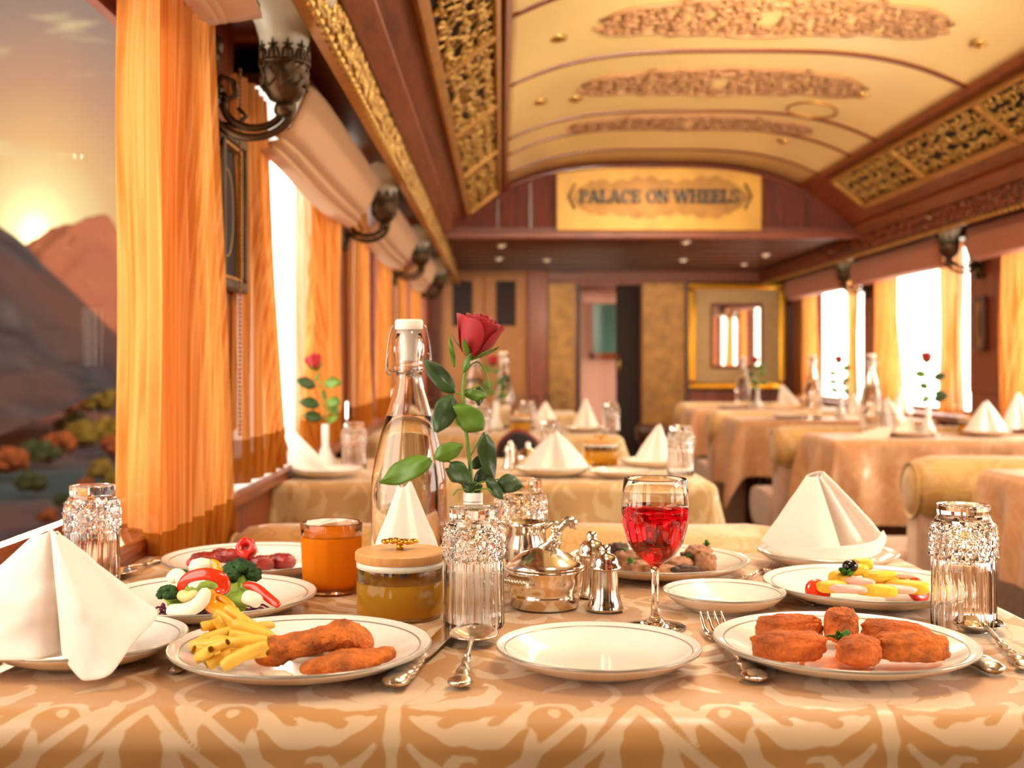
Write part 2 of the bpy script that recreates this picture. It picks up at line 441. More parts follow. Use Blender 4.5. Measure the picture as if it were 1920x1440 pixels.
# ---------------- side walls with openings
WL = [(-.6,.35),(.6,2.2),(2.46,3.97),(4.23,5.77),(6.03,7.55),(7.8,8.75)]
WR = [(-.7,.02),(.42,1.74),(2.14,3.46),(3.86,5.18),(5.56,6.9),(7.18,8.5)]
zb, zt = .78, ZS
def sidewall(name, xa, xb, opens, m):
    mb = MB(); mb.box(xa, xb, Y0, YE, 0, zb); mb.box(xa, xb, Y0, YE, zt, EYE+1.22)
    ys = [Y0]+[q for o in opens for q in o]+[YE]
    for i in range(0, len(ys), 2): mb.box(xa, xb, ys[i], ys[i+1], zb, zt)
    return struct(name, mb, m, smooth=False)
sidewall('wall_left', XL-.03, XL, WL, M['wood_v'])
sidewall('wall_right', XR, XR+.03, WR, M['wood_v'])
wn = 1
for side, opens, xw, xp in ((-1, WL, XL, PL), (1, WR, XR, PR)):
    ys = [Y0]+[q for o in opens for q in o]+[YE]
    for i in range(0, len(ys), 2):
        trim(MB().box(min(xw, xp), max(xw, xp), ys[i], ys[i+1], 0, ZC-.012), M['wood_v'], smooth=False, bevel=.008)
        if ys[i+1]-ys[i] < .5:
            q = .012*(1 if side < 0 else -1)
            trim(MB().box(min(xp, xp+q), max(xp, xp+q), ys[i]+.02, ys[i+1]-.02, .9, ZS-.02), M['wood_v'], smooth=False, bevel=.005)
    # sill ledge and dado
    q0, q1 = (xw, xp+.03) if side < 0 else (xp-.03, xw)
    for (a, b) in opens:
        e0, e1 = (XL, -.42) if side < 0 else (2*XC+.42, XR)
        trim(MB().box(e0, e1, a+.08, b-.15, ZS, ZS+.03), M['wood_dark'], smooth=False, bevel=.006)
    trim(MB().box(q0, q1, Y0, YE, zb-.035, zb), M['wood'], smooth=False, bevel=.008)
    trim(MB().box(min(xw, xp), max(xw, xp), Y0, YE, .0, zb-.036), M['wood_v'], smooth=False)
    for (a, b) in opens:
        xm = xw-.014*(1 if side < 0 else -1)
        w = struct('window_%d' % wn, MB().box(xm-.003, xm+.003, a, b, zb, zt), M['pane'], smooth=False)
        fb = MB(); t = .022
        for (p0, p1, r0, r1) in ((a, a+t, zb, zt), (b-t, b, zb, zt), (a+t, b-t, zb, zb+t), (a+t, b-t, zt-t, zt)):
            fb.box(xm-.010, xm+.010, p0, p1, r0, r1)
        fb.build('window_frame', M['wood'], w, smooth=False)
        wn += 1
# ---------------- rear wall (behind the viewer)
struct('wall_rear', MB().box(XL, XR, Y0-.1, Y0, 0, EYE+1.22), plain('rear_wall', '#cfae86', .7), smooth=False)
# ---------------- bulkhead with the name board
mb = MB(); n = 48
top = [(XC-HW-.08+2*(HW+.08)*i/n) for i in range(n+1)]
poly = [(2*XC+.345, ZC), (2*XC+.345, EYE+1.2), (-.345, EYE+1.2), (-.345, ZC)]
mb.prism([(p[0], p[1]) for p in poly][::-1], lambda u, v, w: (u, YB+w, v), .05)
struct('wall_bulkhead', mb, M['wood_bulk'], smooth=False)
mb = MB()
mb.grid(lambda u, v: (XC-HW+2*HW*u, YB-.012, arch(XC-HW+2*HW*u)-.02-.022*v), 40, 1, flip=True); trim(mb, M['trim'], solid=.014)
trim(MB().box(-.36, 2*XC+.36, YB-.03, YB+.0, ZC-.03, ZC+.008), M['wood_x'], smooth=False, bevel=.006)
for xx in (-.02, .16, 1.5, 1.68):
    trim(MB().box(xx-.006, xx+.006, YB-.01, YB, ZC, arch(xx)-.03 if .01 < xx < 1.65 else ZC+.2), M['wood_dark'], smooth=False)
# lower soffit beyond the bulkhead with boards and little lamps
struct('ceiling_3', MB().box(XL, XR, YB-.02, YE, ZC-.005, ZC+.03), M['wood_soffit'], smooth=False)
for i in range(9):
    yy = YB+.28*i+.14
    trim(MB().box(-.3, 1.96, yy, yy+.012, ZC-.012, ZC-.004), M['wood_dark'], smooth=False)
# end wall
mb = MB()
zd0, dx0, dx1, zdt = 0, X(1082, YE), X(1202, YE), EYE+(680-533)*YE/2200
mb.box(XL, dx0, YE, YE+.08, 0, ZC); mb.box(dx1, XR, YE, YE+.08, 0, ZC); mb.box(dx0, dx1, YE, YE+.08, zdt, ZC)
struct('wall_end', mb, M['wood_v'], smooth=False)
def ez(py): return EYE+(680-py)*YE/2200
def epan(x0, x1, y0p, y1p, d0=.0, d1=.02):
    return MB().box(X(x0, YE), X(x1, YE), YE-d1, YE-d0, ez(y1p), ez(y0p))
trim(epan(830, 1470, 500, 526, 0, .03), M['wood_x'], smooth=False, bevel=.005)
trim(epan(1028, 1078, 531, 890), M['goldpanel'], smooth=False, bevel=.004)
trim(epan(1204, 1283, 531, 890), M['goldpanel'], smooth=False, bevel=.004)
trim(epan(990, 1026, 505, 930, 0, .05), M['wood_v'], smooth=False, bevel=.006)
trim(epan(1284, 1292, 526, 890, 0, .03), M['wood_dark'], smooth=False)
trim(epan(1478, 1515, 505, 930, 0, .03), M['wood_dark'], smooth=False)
# left cupboard front on the end wall
cb = thing('tall_cupboard', 'honey brown veneered cupboard front with two small black windows, beside the end doorway', 'cupboard', (X(908, YE), YE-.005, 0))
hw = .33
MB().box(-hw, hw, -.05, 0, .02, ez(508)).build('body', M['wood_light'], cb, smooth=False, bevel=.006)
for s in (-1, 1):
    dd = MB().box(min(0, s*hw*.94)+.004, max(0, s*hw*.94)-.004, -.07, -.05, .1, ez(516)).build('door', M['wood_light'], cb, smooth=False, bevel=.005)
    MB().box(s*.165-.075, s*.165+.075, -.078, -.07, ez(612), ez(528)).build('dark_pane', M['void'], dd, smooth=False, bevel=.003)
# sliding door, corridor beyond
dr = MB().box(X(1157, YE+.04), X(1202, YE+.04)+.05, YE+.1, YE+.13, .01, zdt).build('door_1', M['void'], smooth=False); dr['kind'] = 'structure'
MB().tube([(X(1163, YE), YE+.085, .95), (X(1163, YE), YE+.085, 1.1)], .008, 8).build('door_handle', M['gold'], dr)
MB().box(X(1082, YE)-.0, X(1088, YE), YE-.0, YE+.07, 0, zdt).build('door_frame', M['black'], dr, smooth=False)
struct('wall_corridor', MB().box(-.2, 1.6, YE+1.6, YE+1.65, 0, ZC), M['pinkwall'], smooth=False)
struct('wall_corridor_side', MB().box(X(1088, YE), X(1088, YE)+.02, YE+.2, YE+.6, 0, zdt-.05), M['mat_board'], smooth=False)
struct('ceiling_4', MB().box(XL, XR, YE, YE+1.7, ZC, ZC+.03), M['wood_x'], smooth=False)
Yc = YE+1.58
w = struct('window_20', MB().box(X(1112, Yc), X(1165, Yc), Yc-.01, Yc+.0, EYE+(680-662)*Yc/2200, EYE+(680-570)*Yc/2200), M['pane_green'], smooth=False)
MB().box(X(1106, Yc), X(1170, Yc), Yc-.02, Yc+.01, EYE+(680-674)*Yc/2200, EYE+(680-662)*Yc/2200).build('window_sill', M['wood'], w, smooth=False)
MB().box(X(1104, Yc), X(1112, Yc), Yc-.02, Yc+.01, EYE+(680-674)*Yc/2200, EYE+(680-560)*Yc/2200).build('window_frame', M['wood'], w, smooth=False)
cs = MB().grid(lambda u, v: (X(1088, Yc)+u*(X(1158, Yc)-X(1088, Yc)), Yc-.06-.03*math.sin(PI*v), EYE+(680-lerp(540, 568, v))*Yc/2200-.012*math.sin(u*PI)*v), 12, 6).build('roman_shade', M['pinkwall'], solid=.01)
tag(cs, 'small pink blind above the green window in the corridor beyond the doorway', 'blind')
# framed mirror on the end wall
mr = thing('framed_mirror', 'large gold framed mirror with tan mount on the end wall right of the doorway', 'mirror', (X(1380, YE), YE-.002, ez(630)))
def frame(mb, w, h, t, d, prof=None):
    for (a, b, c, e) in ((-w, w, h-t, h), (-w, w, -h, -h+t), (-w, -w+t, -h+t, h-t), (w-t, w, -h+t, h-t)):
        mb.box(a, b, -d, 0, c, e)
    return mb
W2, H2 = .372, .41
frame(MB(), W2, H2, .055, .05).build('frame', M['goldknob'], mr, smooth=False, bevel=.014)
MB().box(-W2+.05, W2-.05, -.018, -.002, -H2+.05, H2-.05).build('mount', M['mat_board'], mr, smooth=False)
frame(MB(), .20, .25, .025, .03).build('inner_frame', M['trim'], mr, smooth=False, bevel=.006)
mm = plain('mirror_glass', '#f2e8dc', .03, metal=1.)
MB().box(-.178, .178, -.024, -.018, -.228, .228).build('mirror_glass', mm, mr, smooth=False)

# ---------------- name board
sg = thing('name_board', 'gold name board with raised black capitals on the bulkhead above the aisle', 'sign', (0, YB-.012, 0))
x0, x1 = X(1043, YB), X(1425, YB)
pts = [(x0, ZC+.012), (x1, ZC+.012)]+[(lerp(x1, x0, i/16), arch(lerp(x1, x0, i/16))-.045) for i in range(17)]
MB().prism(pts, lambda u, v, w: (u, w-.03, v), .03).build('board', M['gold_board'], sg, smooth=False, bevel=.004)
cx = (X(1070, YB)+X(1400, YB))/2; cz = EYE+(680-371)*YB/2200
up = []; nn = 40
for i in range(nn+1):
    t = i/nn*2-1; e = .085+.022*abs(math.sin(i*.78))+.012*math.cos(i*.39)
    if abs(t) > .82: e = .05+.05*(1-abs(t))/.18
    up.append((cx+t*.44, e))
poly = [(x, cz-.012-e*.95) for x, e in up]+[(cx+.50, cz)]+[(x, cz+e) for x, e in reversed(up)]+[(cx-.50, cz)]
cm = plain('carving_shadow_ochre', '#94641e', .5, .25, 12, metal=.3)  # darker ochre puts the shadow of the carving into the plate colour
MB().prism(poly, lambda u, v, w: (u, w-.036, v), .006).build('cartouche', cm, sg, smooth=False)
mb = MB()
for s in (-1, 1):
    mb.tube([(cx+s*.462, -.042, cz+.07), (cx+s*.50, -.042, cz), (cx+s*.462, -.042, cz-.07)], .006, 6)
mb.build('arrow_ornament', M['black'], sg)
# slab letters drawn by hand
HT = .072; ST = .0165
def bar(mb, x0, z0, x1, z1, t):
    dx, dz = x1-x0, z1-z0; L = math.hypot(dx, dz); nx, nz = -dz/L*t/2, dx/L*t/2
    mb.prism([(x0+nx, z0+nz), (x0-nx, z0-nz), (x1-nx, z1-nz), (x1+nx, z1+nz)], lambda u, v, w: (u, w-.052, v), .014)
def arcs(mb, cx, cz, rx, rz, a0, a1, t, tv=None):
    n = 16; o = []; ii = []
    for i in range(n+1):
        a = math.radians(lerp(a0, a1, i/n)); o.append((cx+rx*math.cos(a), cz+rz*math.sin(a)))
        ii.append((cx+(rx-(tv or t))*math.cos(a), cz+(rz-t*.62)*math.sin(a)))
    for i in range(n):
        mb.prism([o[i], o[i+1], ii[i+1], ii[i]], lambda u, v, w: (u, w-.052, v), .014)
def letter(ch, x, z):
    mb = MB(); h = HT; s = ST; th = .009; sf = .006
    def stem(xx, z0=0, z1=h, t=s): bar(mb, x+xx, z+z0, x+xx, z+z1, t)
    def serif(xx, zz, w=.028): bar(mb, x+xx-w/2, z+zz, x+xx+w/2, z+zz, th)
    e = th/2
    if ch == 'P': stem(.014); serif(.014, e); serif(.012, h-e); arcs(mb, x+.024, z+h*.73, .026, h*.27, -90, 90, .011, .016); w = .052
    elif ch == 'A': bar(mb, x+.008, z, x+.03, z+h, .009); bar(mb, x+.03, z+h, x+.053, z, s); bar(mb, x+.014, z+.022, x+.046, z+.022, .008); serif(.009, e, .022); serif(.053, e, .026); w = .066
    elif ch == 'L': stem(.014); serif(.014, h-e); bar(mb, x, z+e, x+.048, z+e, th); bar(mb, x+.044, z, x+.044, z+.028, .008); w = .052
    elif ch == 'C': arcs(mb, x+.03, z+h/2, .029, h/2, 40, 320, .013, .016); bar(mb, x+.053, z+h-.004, x+.053, z+h-.026, .008); w = .062
    elif ch == 'E': stem(.014); bar(mb, x, z+e, x+.05, z+e, th); bar(mb, x, z+h-e, x+.048, z+h-e, th); bar(mb, x+.014, z+h/2, x+.036, z+h/2, .008); bar(mb, x+.047, z, x+.047, z+.025, .007); bar(mb, x+.045, z+h, x+.045, z+h-.022, .007); bar(mb, x+.036, z+h*.36, x+.036, z+h*.64, .007); w = .054
    elif ch == 'O': arcs(mb, x+.031, z+h/2, .031, h/2, 0, 360, .012, .017); w = .065
    elif ch == 'N': stem(.01, t=.009); stem(.05, t=.009); bar(mb, x+.008, z+h-.004, x+.05, z+.004, s); serif(.01, e, .024); serif(.008, h-e, .024); serif(.05, h-e, .024); w = .064
    elif ch == 'W':
        for (a, b, t) in ((.006,.024,s), (.024,.043,.009), (.043,.061,s), (.061,.079,.009)):
            up_ = a in (.006, .043)
            bar(mb, x+a, z+(h if up_ else 0), x+b, z+(0 if up_ else h), t)
        serif(.006, h-e, .024); serif(.08, h-e, .022); serif(.043, h-e, .02); w = .09
    elif ch == 'H': stem(.014); stem(.052); bar(mb, x+.014, z+h/2, x+.052, z+h/2, .009); [serif(a, b) for a in (.014, .052) for b in (e, h-e)]; w = .07
    elif ch == 'S': arcs(mb, x+.024, z+h*.735, .023, h*.265, 25, 270, .011, .014); arcs(mb, x+.024, z+h*.265, .024, h*.265, -155, 90, .011, .014); bar(mb, x+.043, z+h-.004, x+.043, z+h-.022, .007); bar(mb, x+.004, z+.004, x+.004, z+.022, .007); w = .052
    else: w = .028
    if mb.v: mb.build('letter', M['black'], sg, smooth=False)
    return w
tw = 0; xx = cx-.442
adv = .905/.965
for ch in 'PALACE ON WHEELS': xx += letter(ch, xx, cz-HT/2)*.963

# ---------------- ceiling medallions
def medal_mask(u, v):
    au = abs(u)
    if au > .54: return False
    e = .06+.16*max(0, 1-(au/.2)**2)**.5 if au < .2 else 0
    e = max(e, .19*max(0, 1-((au-.2)/.19)**2)**.5 if .02 < au < .39 else 0, .15*max(0, 1-((au-.40)/.14)**2)**.5 if .27 < au < .54 else 0)
    return abs(v) < e
mfirst = None
for i, (y, nm) in enumerate(((3.72, 'nearest'), (4.58, 'middle'), (5.36, 'farthest'))):
    fn = lambda u, v, w: (XC+.03+u, v, arch(XC+.03+u)-.016-w)
    if i == 0:
        mb = MB(); scrolls(mb, -.54, .54, -.24, .24, .056, .0068, fn, 21, medal_mask, mirror=True, seg=11)
        pts = []
        for kx in range(-54, 55, 3):
            u = kx/100; v = 0
            while medal_mask(u*.985, v+.01): v += .01
            pts.append((u, v))
        for s in (1, -1): mb.tube([fn(u, s*(v+.008), 0) for u, v in pts], .006, 4)
        mfirst = mb.build('ceiling_medallion', M['fret']); o = mfirst
    else:
        o = mfirst.copy(); COL.objects.link(o)
        if i == 2: o.scale = (1, .72, 1)
    o.location = (0, y, 0)
    tag(o, 'carved openwork scroll medallion on the cream vault, the %s of three' % nm, 'ceiling ornament', 'carved ceiling medallions')
# little brass ceiling spots
cl = thing('ceiling_spotlight', 'small brass ceiling spotlight', 'ceiling light', (0, 0, 0), 0, 'small brass lights in the vault')
MB().lathe([(0,-.004),(.018,-.006),(.03,-.003),(.034,.004),(.03,.01)], 20).build('ring', M['gold'], cl)
MB().lathe([(0,-.011),(.012,-.009),(.016,-.004)], 16).build('bulb', M['goldknob'], cl)
sp = [(1.53, 3.75, 'right end of the nearest vault panel'), (.18, 3.75, 'left end of the nearest vault panel'), (1.42, 4.62, 'right of the middle medallion, near the round inlay'), (.15, 4.62, 'left of the middle medallion'),
      (.3, 4.75, 'close left of the middle medallion'), (1.36, 5.65, 'right end of the panel before the bulkhead')]
for i, (x, y, where) in enumerate(sp):
    lb = 'small brass light at the '+where if 'end' in where else 'small brass vault light '+where
    if i == 0: cl.location = (x, y, arch(x)-.014); cl['label'] = lb
    else: dup(cl, (x, y, arch(x)-.014), label=lb)
# round inlay on the vault
mb = MB(); n = 40
mb.tube([(1.32+.10*math.cos(2*PI*i/n), 4.98+.13*math.sin(2*PI*i/n), arch(1.32+.10*math.cos(2*PI*i/n))-.013) for i in range(n)], .006, 6, closed=True)
tag(mb.build('ceiling_ring', M['gold_trim']), 'thin oval ring inlaid on the cream vault right of the middle medallion', 'ceiling ornament')
# soffit downlights
dl = thing('downlight', 'tiny round downlight', 'ceiling light', (0,0,0), 0, 'tiny lights in the wooden soffit')
MB().lathe([(0,-.012),(.02,-.014),(.028,-.008),(.03,.002)], 16).build('ring', M['china'], dl)
em = plain('lamp_glow', '#ffdca8', .4, emit=(1,.75,.4,1), emits=1.2)
MB().lathe([(0,-.017),(.012,-.016),(.017,-.012)], 12).build('bulb', em, dl)
dd = [(940, 7.0, 'front row, left end'), (1025, 8.0, 'front row, left of centre'), (1280, 8.0, 'second row, right of centre'), (1435, 7.6, 'right end, near the window wall'), (935, 7.9, 'left end, second row'), (1395, 8.3, 'back row, near the gold mirror'), (1285, 6.8, 'front row, behind the name board')]
for i, (px, y, wh) in enumerate(dd):
    lb = 'tiny round downlight in the low wooden soffit, '+wh
    if i == 0: dl.location = (X(px, y), y, ZC-.005); dl['label'] = lb
    else: dup(dl, (X(px, y), y, ZC-.005), label=lb)
# ================================================================== WALL FITTINGS
# curtains : v 0 bottom .. 1 top ; path(v, u) -> (x, y)
def curtain(label, x, yb, yt, z0, z1, folds, amp, seed=0, hem=True, path=None, mat=None, bend=0.):
    rr = random.Random(seed); ph = [rr.uniform(0, 6.28) for _ in range(4)]
    def fn(u, v):
        z = lerp(z0, z1, v); a, b = lerp(yb[0], yt[0], v**.8), lerp(yb[1], yt[1], v**.8)
        w = lerp(1., .75, v)
        wob = amp*w*(math.sin(2*PI*folds*u+ph[0]+.5*math.sin(3*v+ph[1]))+.35*math.sin(2*PI*folds*2.3*u+ph[2]+v))
        if path:
            px, py, nx, ny = path(u, v); return (px+nx*wob, py+ny*wob+.004*math.sin(9*v+ph[3]), z)
        return (x+wob+bend*math.sin(PI*u), lerp(a, b, u)+.012*math.sin(7*v+ph[3]+u*3), z)
    nu = int(folds*12)+12
    hz = .09 if hem else 0
    vh = hz/(z1-z0)
    th = thing('curtain', label, 'curtain', (0,0,0))
    MB().grid(lambda u, v: fn(u, vh+v*(1-vh)), nu, 26).build('drape', mat or M['curtain'], th)
    if hem: MB().grid(lambda u, v: fn(u, v*vh), nu, 3).build('hem', M['hem'], th)
    return th
def p1(u, v):
    # L-shaped gather : turned face towards the viewer then along the wall
    k = lerp(1, .72, v)
    if u < .36:
        t = u/.36; return (lerp(-.625, -.505, t), lerp(1.90, 1.735, t)+.10*v*t*0, .7, .7)
    t = (u-.36)/.64; return (lerp(-.505, -.51, t), lerp(1.735, 2.22-.17*v, t), 1, 0)
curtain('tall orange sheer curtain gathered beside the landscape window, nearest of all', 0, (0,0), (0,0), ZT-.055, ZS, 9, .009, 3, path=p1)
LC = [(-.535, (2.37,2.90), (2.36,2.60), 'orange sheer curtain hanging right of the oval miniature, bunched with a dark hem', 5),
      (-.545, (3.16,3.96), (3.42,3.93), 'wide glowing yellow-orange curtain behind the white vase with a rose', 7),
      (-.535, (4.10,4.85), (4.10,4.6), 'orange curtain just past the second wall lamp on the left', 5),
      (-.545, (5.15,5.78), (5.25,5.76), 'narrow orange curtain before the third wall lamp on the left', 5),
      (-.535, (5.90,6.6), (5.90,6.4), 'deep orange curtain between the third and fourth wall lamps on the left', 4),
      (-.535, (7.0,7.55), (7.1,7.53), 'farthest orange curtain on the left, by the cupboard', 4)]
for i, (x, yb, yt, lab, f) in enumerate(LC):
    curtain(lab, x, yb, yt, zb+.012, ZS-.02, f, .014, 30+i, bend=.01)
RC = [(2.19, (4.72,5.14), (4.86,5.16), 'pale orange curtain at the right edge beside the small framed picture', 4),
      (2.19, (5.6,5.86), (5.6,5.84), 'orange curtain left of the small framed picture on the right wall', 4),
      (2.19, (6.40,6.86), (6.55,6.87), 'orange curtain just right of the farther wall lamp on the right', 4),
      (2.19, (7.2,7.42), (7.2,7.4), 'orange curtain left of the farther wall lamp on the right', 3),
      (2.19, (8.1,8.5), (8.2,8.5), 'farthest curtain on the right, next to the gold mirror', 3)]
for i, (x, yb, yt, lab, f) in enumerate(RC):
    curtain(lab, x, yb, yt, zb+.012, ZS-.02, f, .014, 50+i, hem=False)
# sheer white under-curtain on the second left window
sw = sheer('white_sheer', '#f8e8c8', .6, .35)
sh = curtain('fine white sheer between the bright pane and the yellow-orange curtain on the left', -.585, (3.30,3.5), (3.34,3.6), zb+.012, ZS-.02, 4, .01, 77, hem=False, mat=sw)
# roman shades
def roman(label, side, y0, y1, zbot, fab):
    s = 1 if side < 0 else -1
    xt, xb = ((-.40, -.505) if side < 0 else (2.07, 2.13))
    prof = [(xt, ZS-.003)]
    n = 3 if side < 0 else 1
    h = (ZS-zbot)
    hang = [(xt+.0*s, ZS-.003), (lerp(xt, xb, .45)+.018*s, ZS-h*.5), (lerp(xt, xb, .72)+.03*s, ZS-h*.68), (lerp(xt, xb, .7), ZS-h*.74), (lerp(xt, xb, .86)+.03*s, ZS-h*.84), (lerp(xt, xb, .82), ZS-h*.89), (xb+.03*s, ZS-h*.97), (xb, zbot)] if n == 3 else [(xt, ZS-.003), (xt-.005, ZS-h*.5), (xt+.01, ZS-h*.85), (xt+.014, ZS-h*.93), (xb, zbot+.004), (xb+.02, zbot+.02)]
    cs = catmull([(a, 0, b) for a, b in hang], 30)
    def fn(u, v):
        p = cs[round(v*30)]; sag = -.03*math.sin(PI*u)*v*v if side < 0 else 0
        e = .012*(1-(2*u-1)**8)
        return (p.x-s*(.012-e), lerp(y0, y1, u), p.z+sag)
    o = MB().grid(fn, 30, 30).build('roman_shade', fab, solid=.008)
    return tag(o, label, 'blind')
roman('cream folded blind above the landscape window, only its lower corner in view', -1, .62, 2.02, EYE+.585, M['shade_fabric'])
roman('cream blind with soft folds above the bright second window on the left', -1, 2.52, 4.02-.1, EYE+.455, M['shade_fabric'])
roman('cream folded blind above the third window on the left', -1, 4.3, 5.72, EYE+.455, M['shade_fabric'])
roman('farthest cream folded blind on the left wall', -1, 6.1, 7.5, EYE+.455, M['shade_fabric'])
roman('blind coloured rose brown as backlit, cut by the right edge of the view', 1, 3.9, 5.25, EYE+.455, M['shade_fabric_backlit'])
roman('blind coloured rose brown as backlit, between the two wall lamps on the right', 1, 5.55, 7.0, EYE+.455, M['shade_fabric_backlit'])
roman('farthest blind coloured rose brown as backlit on the right, nearest the gold mirror', 1, 7.18, 8.6, EYE+.455, M['shade_fabric_backlit'])
# ---------------- wall lamps
def sconce(label, side, y, x=None):
    s = 1 if side < 0 else -1
    xw = PL if side < 0 else PR
    g = 'wall lamps on the %s piers' % ('left' if side < 0 else 'right')
    t = thing('wall_sconce', label, 'wall lamp', (xw+.014*s, y, EYE), 0 if side < 0 else PI, g)
    cxp = .145
    mb = MB()     # long fretted back plate
    mb.box(0, .012, -.045, .045, .39, .60)
    for kk in range(8): mb.blob((.014, .035*math.sin(kk*2.1), .40+kk*.028), .012, .022, .018, amp=.2, seed=kk, nu=10, nv=6)
    mb.build('back_plate', M['bronze'], t, smooth=False)
    mb = MB()
    for (r, cz, yo) in ((.068, .475, 0), (.052, .482, .018)):
        mb.tube([(.085+r*1.1*math.cos(a), yo, cz+r*math.sin(a)*.86) for a in [PI*.92+PI*1.15*i/22 for i in range(23)]], [.0075]*23, 8)
    mb.tube([(.01, 0, .50), (.03, 0, .53), (.05, 0, .52), (.055, 0, .495), (.04, 0, .485), (.03, 0, .50)], .006, 6)
    mb.tube([(.01, .02, .45), (.05, .02, .44), (.07, .02, .46), (.055, .02, .475)], .005, 6)
    mb.blob((.145, 0, .468), .02, .02, .016, amp=.1, nu=12, nv=8)
    mb.build('scroll_arm', M['bronze'], t)
    mb = MB()     # basket
    mb.lathe([(.012,.478),(.026,.485),(.038,.502),(.044,.53),(.042,.552)], 24, (cxp, 0, 0), mod=lambda i, k, a: 1+.05*math.cos(8*a)*(i % 2)*1.)
    scrolls(mb, 0, 2*PI, .50, .56, .028/.052 if False else .028, .0026, lambda u, v, w: (cxp+.054*math.cos(u), .054*math.sin(u), v), seed=3) if False else None
    for kk in range(10):
        a = 2*PI*kk/10; c, sn = math.cos(a), math.sin(a); q = .044
        f = lambda u, v: (cxp+(q+.004*v*10)*math.cos(a+u/q), (q+.004*v*10)*math.sin(a+u/q), .55+v)
        mb.tube([f(-.012, 0), f(-.008, .02), f(0, .026), f(.008, .02), f(.012, 0)], .0026, 5)
        mb.tube([f(0, 0), f(0, .02), f(0, .04)], [.003,.0036,.001], 5)
        mb.tube([f(-.009, .03), f(0, .026), f(.009, .03)], .002, 5)
        mb.tube([f(-.013, -.045), f(.006, -.03), f(-.008, -.012), f(.012, .0)], .003, 5)
    mb.tube([(cxp+.045*math.cos(2*PI*i/28), .045*math.sin(2*PI*i/28), .551) for i in range(28)], .0035, 6, closed=True)
    mb.build('basket', M['bronze'], t)
    def md(i, k, a): e = clamp((i-3)/5.); return 1+.30*e*e*math.cos(4*a)
    prof = [(.014,.50),(.028,.512),(.037,.54),(.041,.575),(.045,.60),(.052,.622),(.062,.640),(.074,.652),(.084,.660)]
    def md2(i, k, a): e = clamp((i-3)/5.); return 1+.15*e*e*math.cos(4*a+.5)
    mb = MB(); mb.lathe(prof, 64, (cxp, 0, 0), mod=md2)
    for i, p in enumerate(list(mb.v)):       # lip rises at the four points
        dx, dy = p[0]-cxp, p[1]
        a = math.atan2(dy, dx); e = clamp((p[2]-.60)/.07); mb.v[i] = (p[0], p[1], p[2]+.016*e*math.cos(4*a+.5))
    mb.build('lamp_shade', M['shade_glass'], t, solid=.003)
    return t
sconce('large wall lamp with frosted shade and dark scrolled bronze arm at top left', -1, 2.17)
sconce('second wall lamp on the left, above the stopper of the tall water bottle', -1, 4.02)
sconce('third wall lamp along the left wall, small with a bright ring arm', -1, 5.85)
sconce('farthest wall lamp on the left, close to the cupboard', -1, 7.6)
sconce('wall lamp on the right pier above the small framed picture', 1, 5.40)
sconce('farther wall lamp on the right, between the two bright windows', 1, 7.05)
# ---------------- miniatures on the piers
def picture(label, x, y, z, w, h, rz, oval=True):
    t = thing('framed_picture', label, 'picture', (x, y, z), rz)
    frame(MB(), w, h, .022, .028).build('frame', M['bronze'] if oval else M['wood_dark'], t, smooth=False, bevel=.005)
    frame(MB(), w-.022, h-.022, .007, .022).build('gilt_slip', M['gold_trim'], t, smooth=False, bevel=.002)
    MB().box(-w+.029, w-.029, -.008, -.001, -h+.029, h-.029).build('mount', M['void'] if oval else M['mat_board'], t, smooth=False)
    mb = MB()
    if oval: mb.lathe([(0,-.004),(.9,-.004),(1.,0)], 40); mb.xf(Matrix.Translation((0,-.009,-.0)) @ Matrix.Rotation(PI/2, 4, 'X') @ Matrix.Diagonal((w*.52, h*.56, 1, 1)))
    else: mb.box(-w*.25, w*.25, -.012, -.008, -h*.5, h*.5)
    mb.build('miniature', M['mat_board'] if oval else M['void'], t)
    return t
picture('dark framed oval miniature hanging on the left pier between the two orange curtains', PL+.014, 2.30, EYE+.295, .105, .155, PI/2)
picture('small dark framed picture on the right pier below the wall lamp', PR-.014, 5.37, EYE+.18, .055, .125, -PI/2, False)
# blind cords of small beads
for i, (y, x) in enumerate(((2.235, -.535), (2.30, -.512))):
    mb = MB(); zz0 = EYE-.14 if i else EYE+.2
    n = int((EYE+.585-zz0)/.0085)
    for q in range(n): mb.blob((0, 0, zz0+q*.0085), .0034, .0034, .0038, amp=0, nu=6, nv=4)
    o = mb.build('blind_cord', M['wood_light'], loc=(x, y if i else 2.12, 0))
    tag(o, ('beaded blind cord running down past the oval miniature' if i else 'short beaded blind cord at the top edge of the nearest orange curtain'), 'cord')
mb = MB()
for q in range(26): mb.blob((0, 0, EYE-.18+q*.02), .008, .008, .009, amp=.1, nu=8, nv=5)
tag(mb.build('curtain_tieback', M['goldknob'], loc=(2.155, 5.56, 0)), 'beaded gold cord hanging against the curtain left of the small framed picture', 'cord')

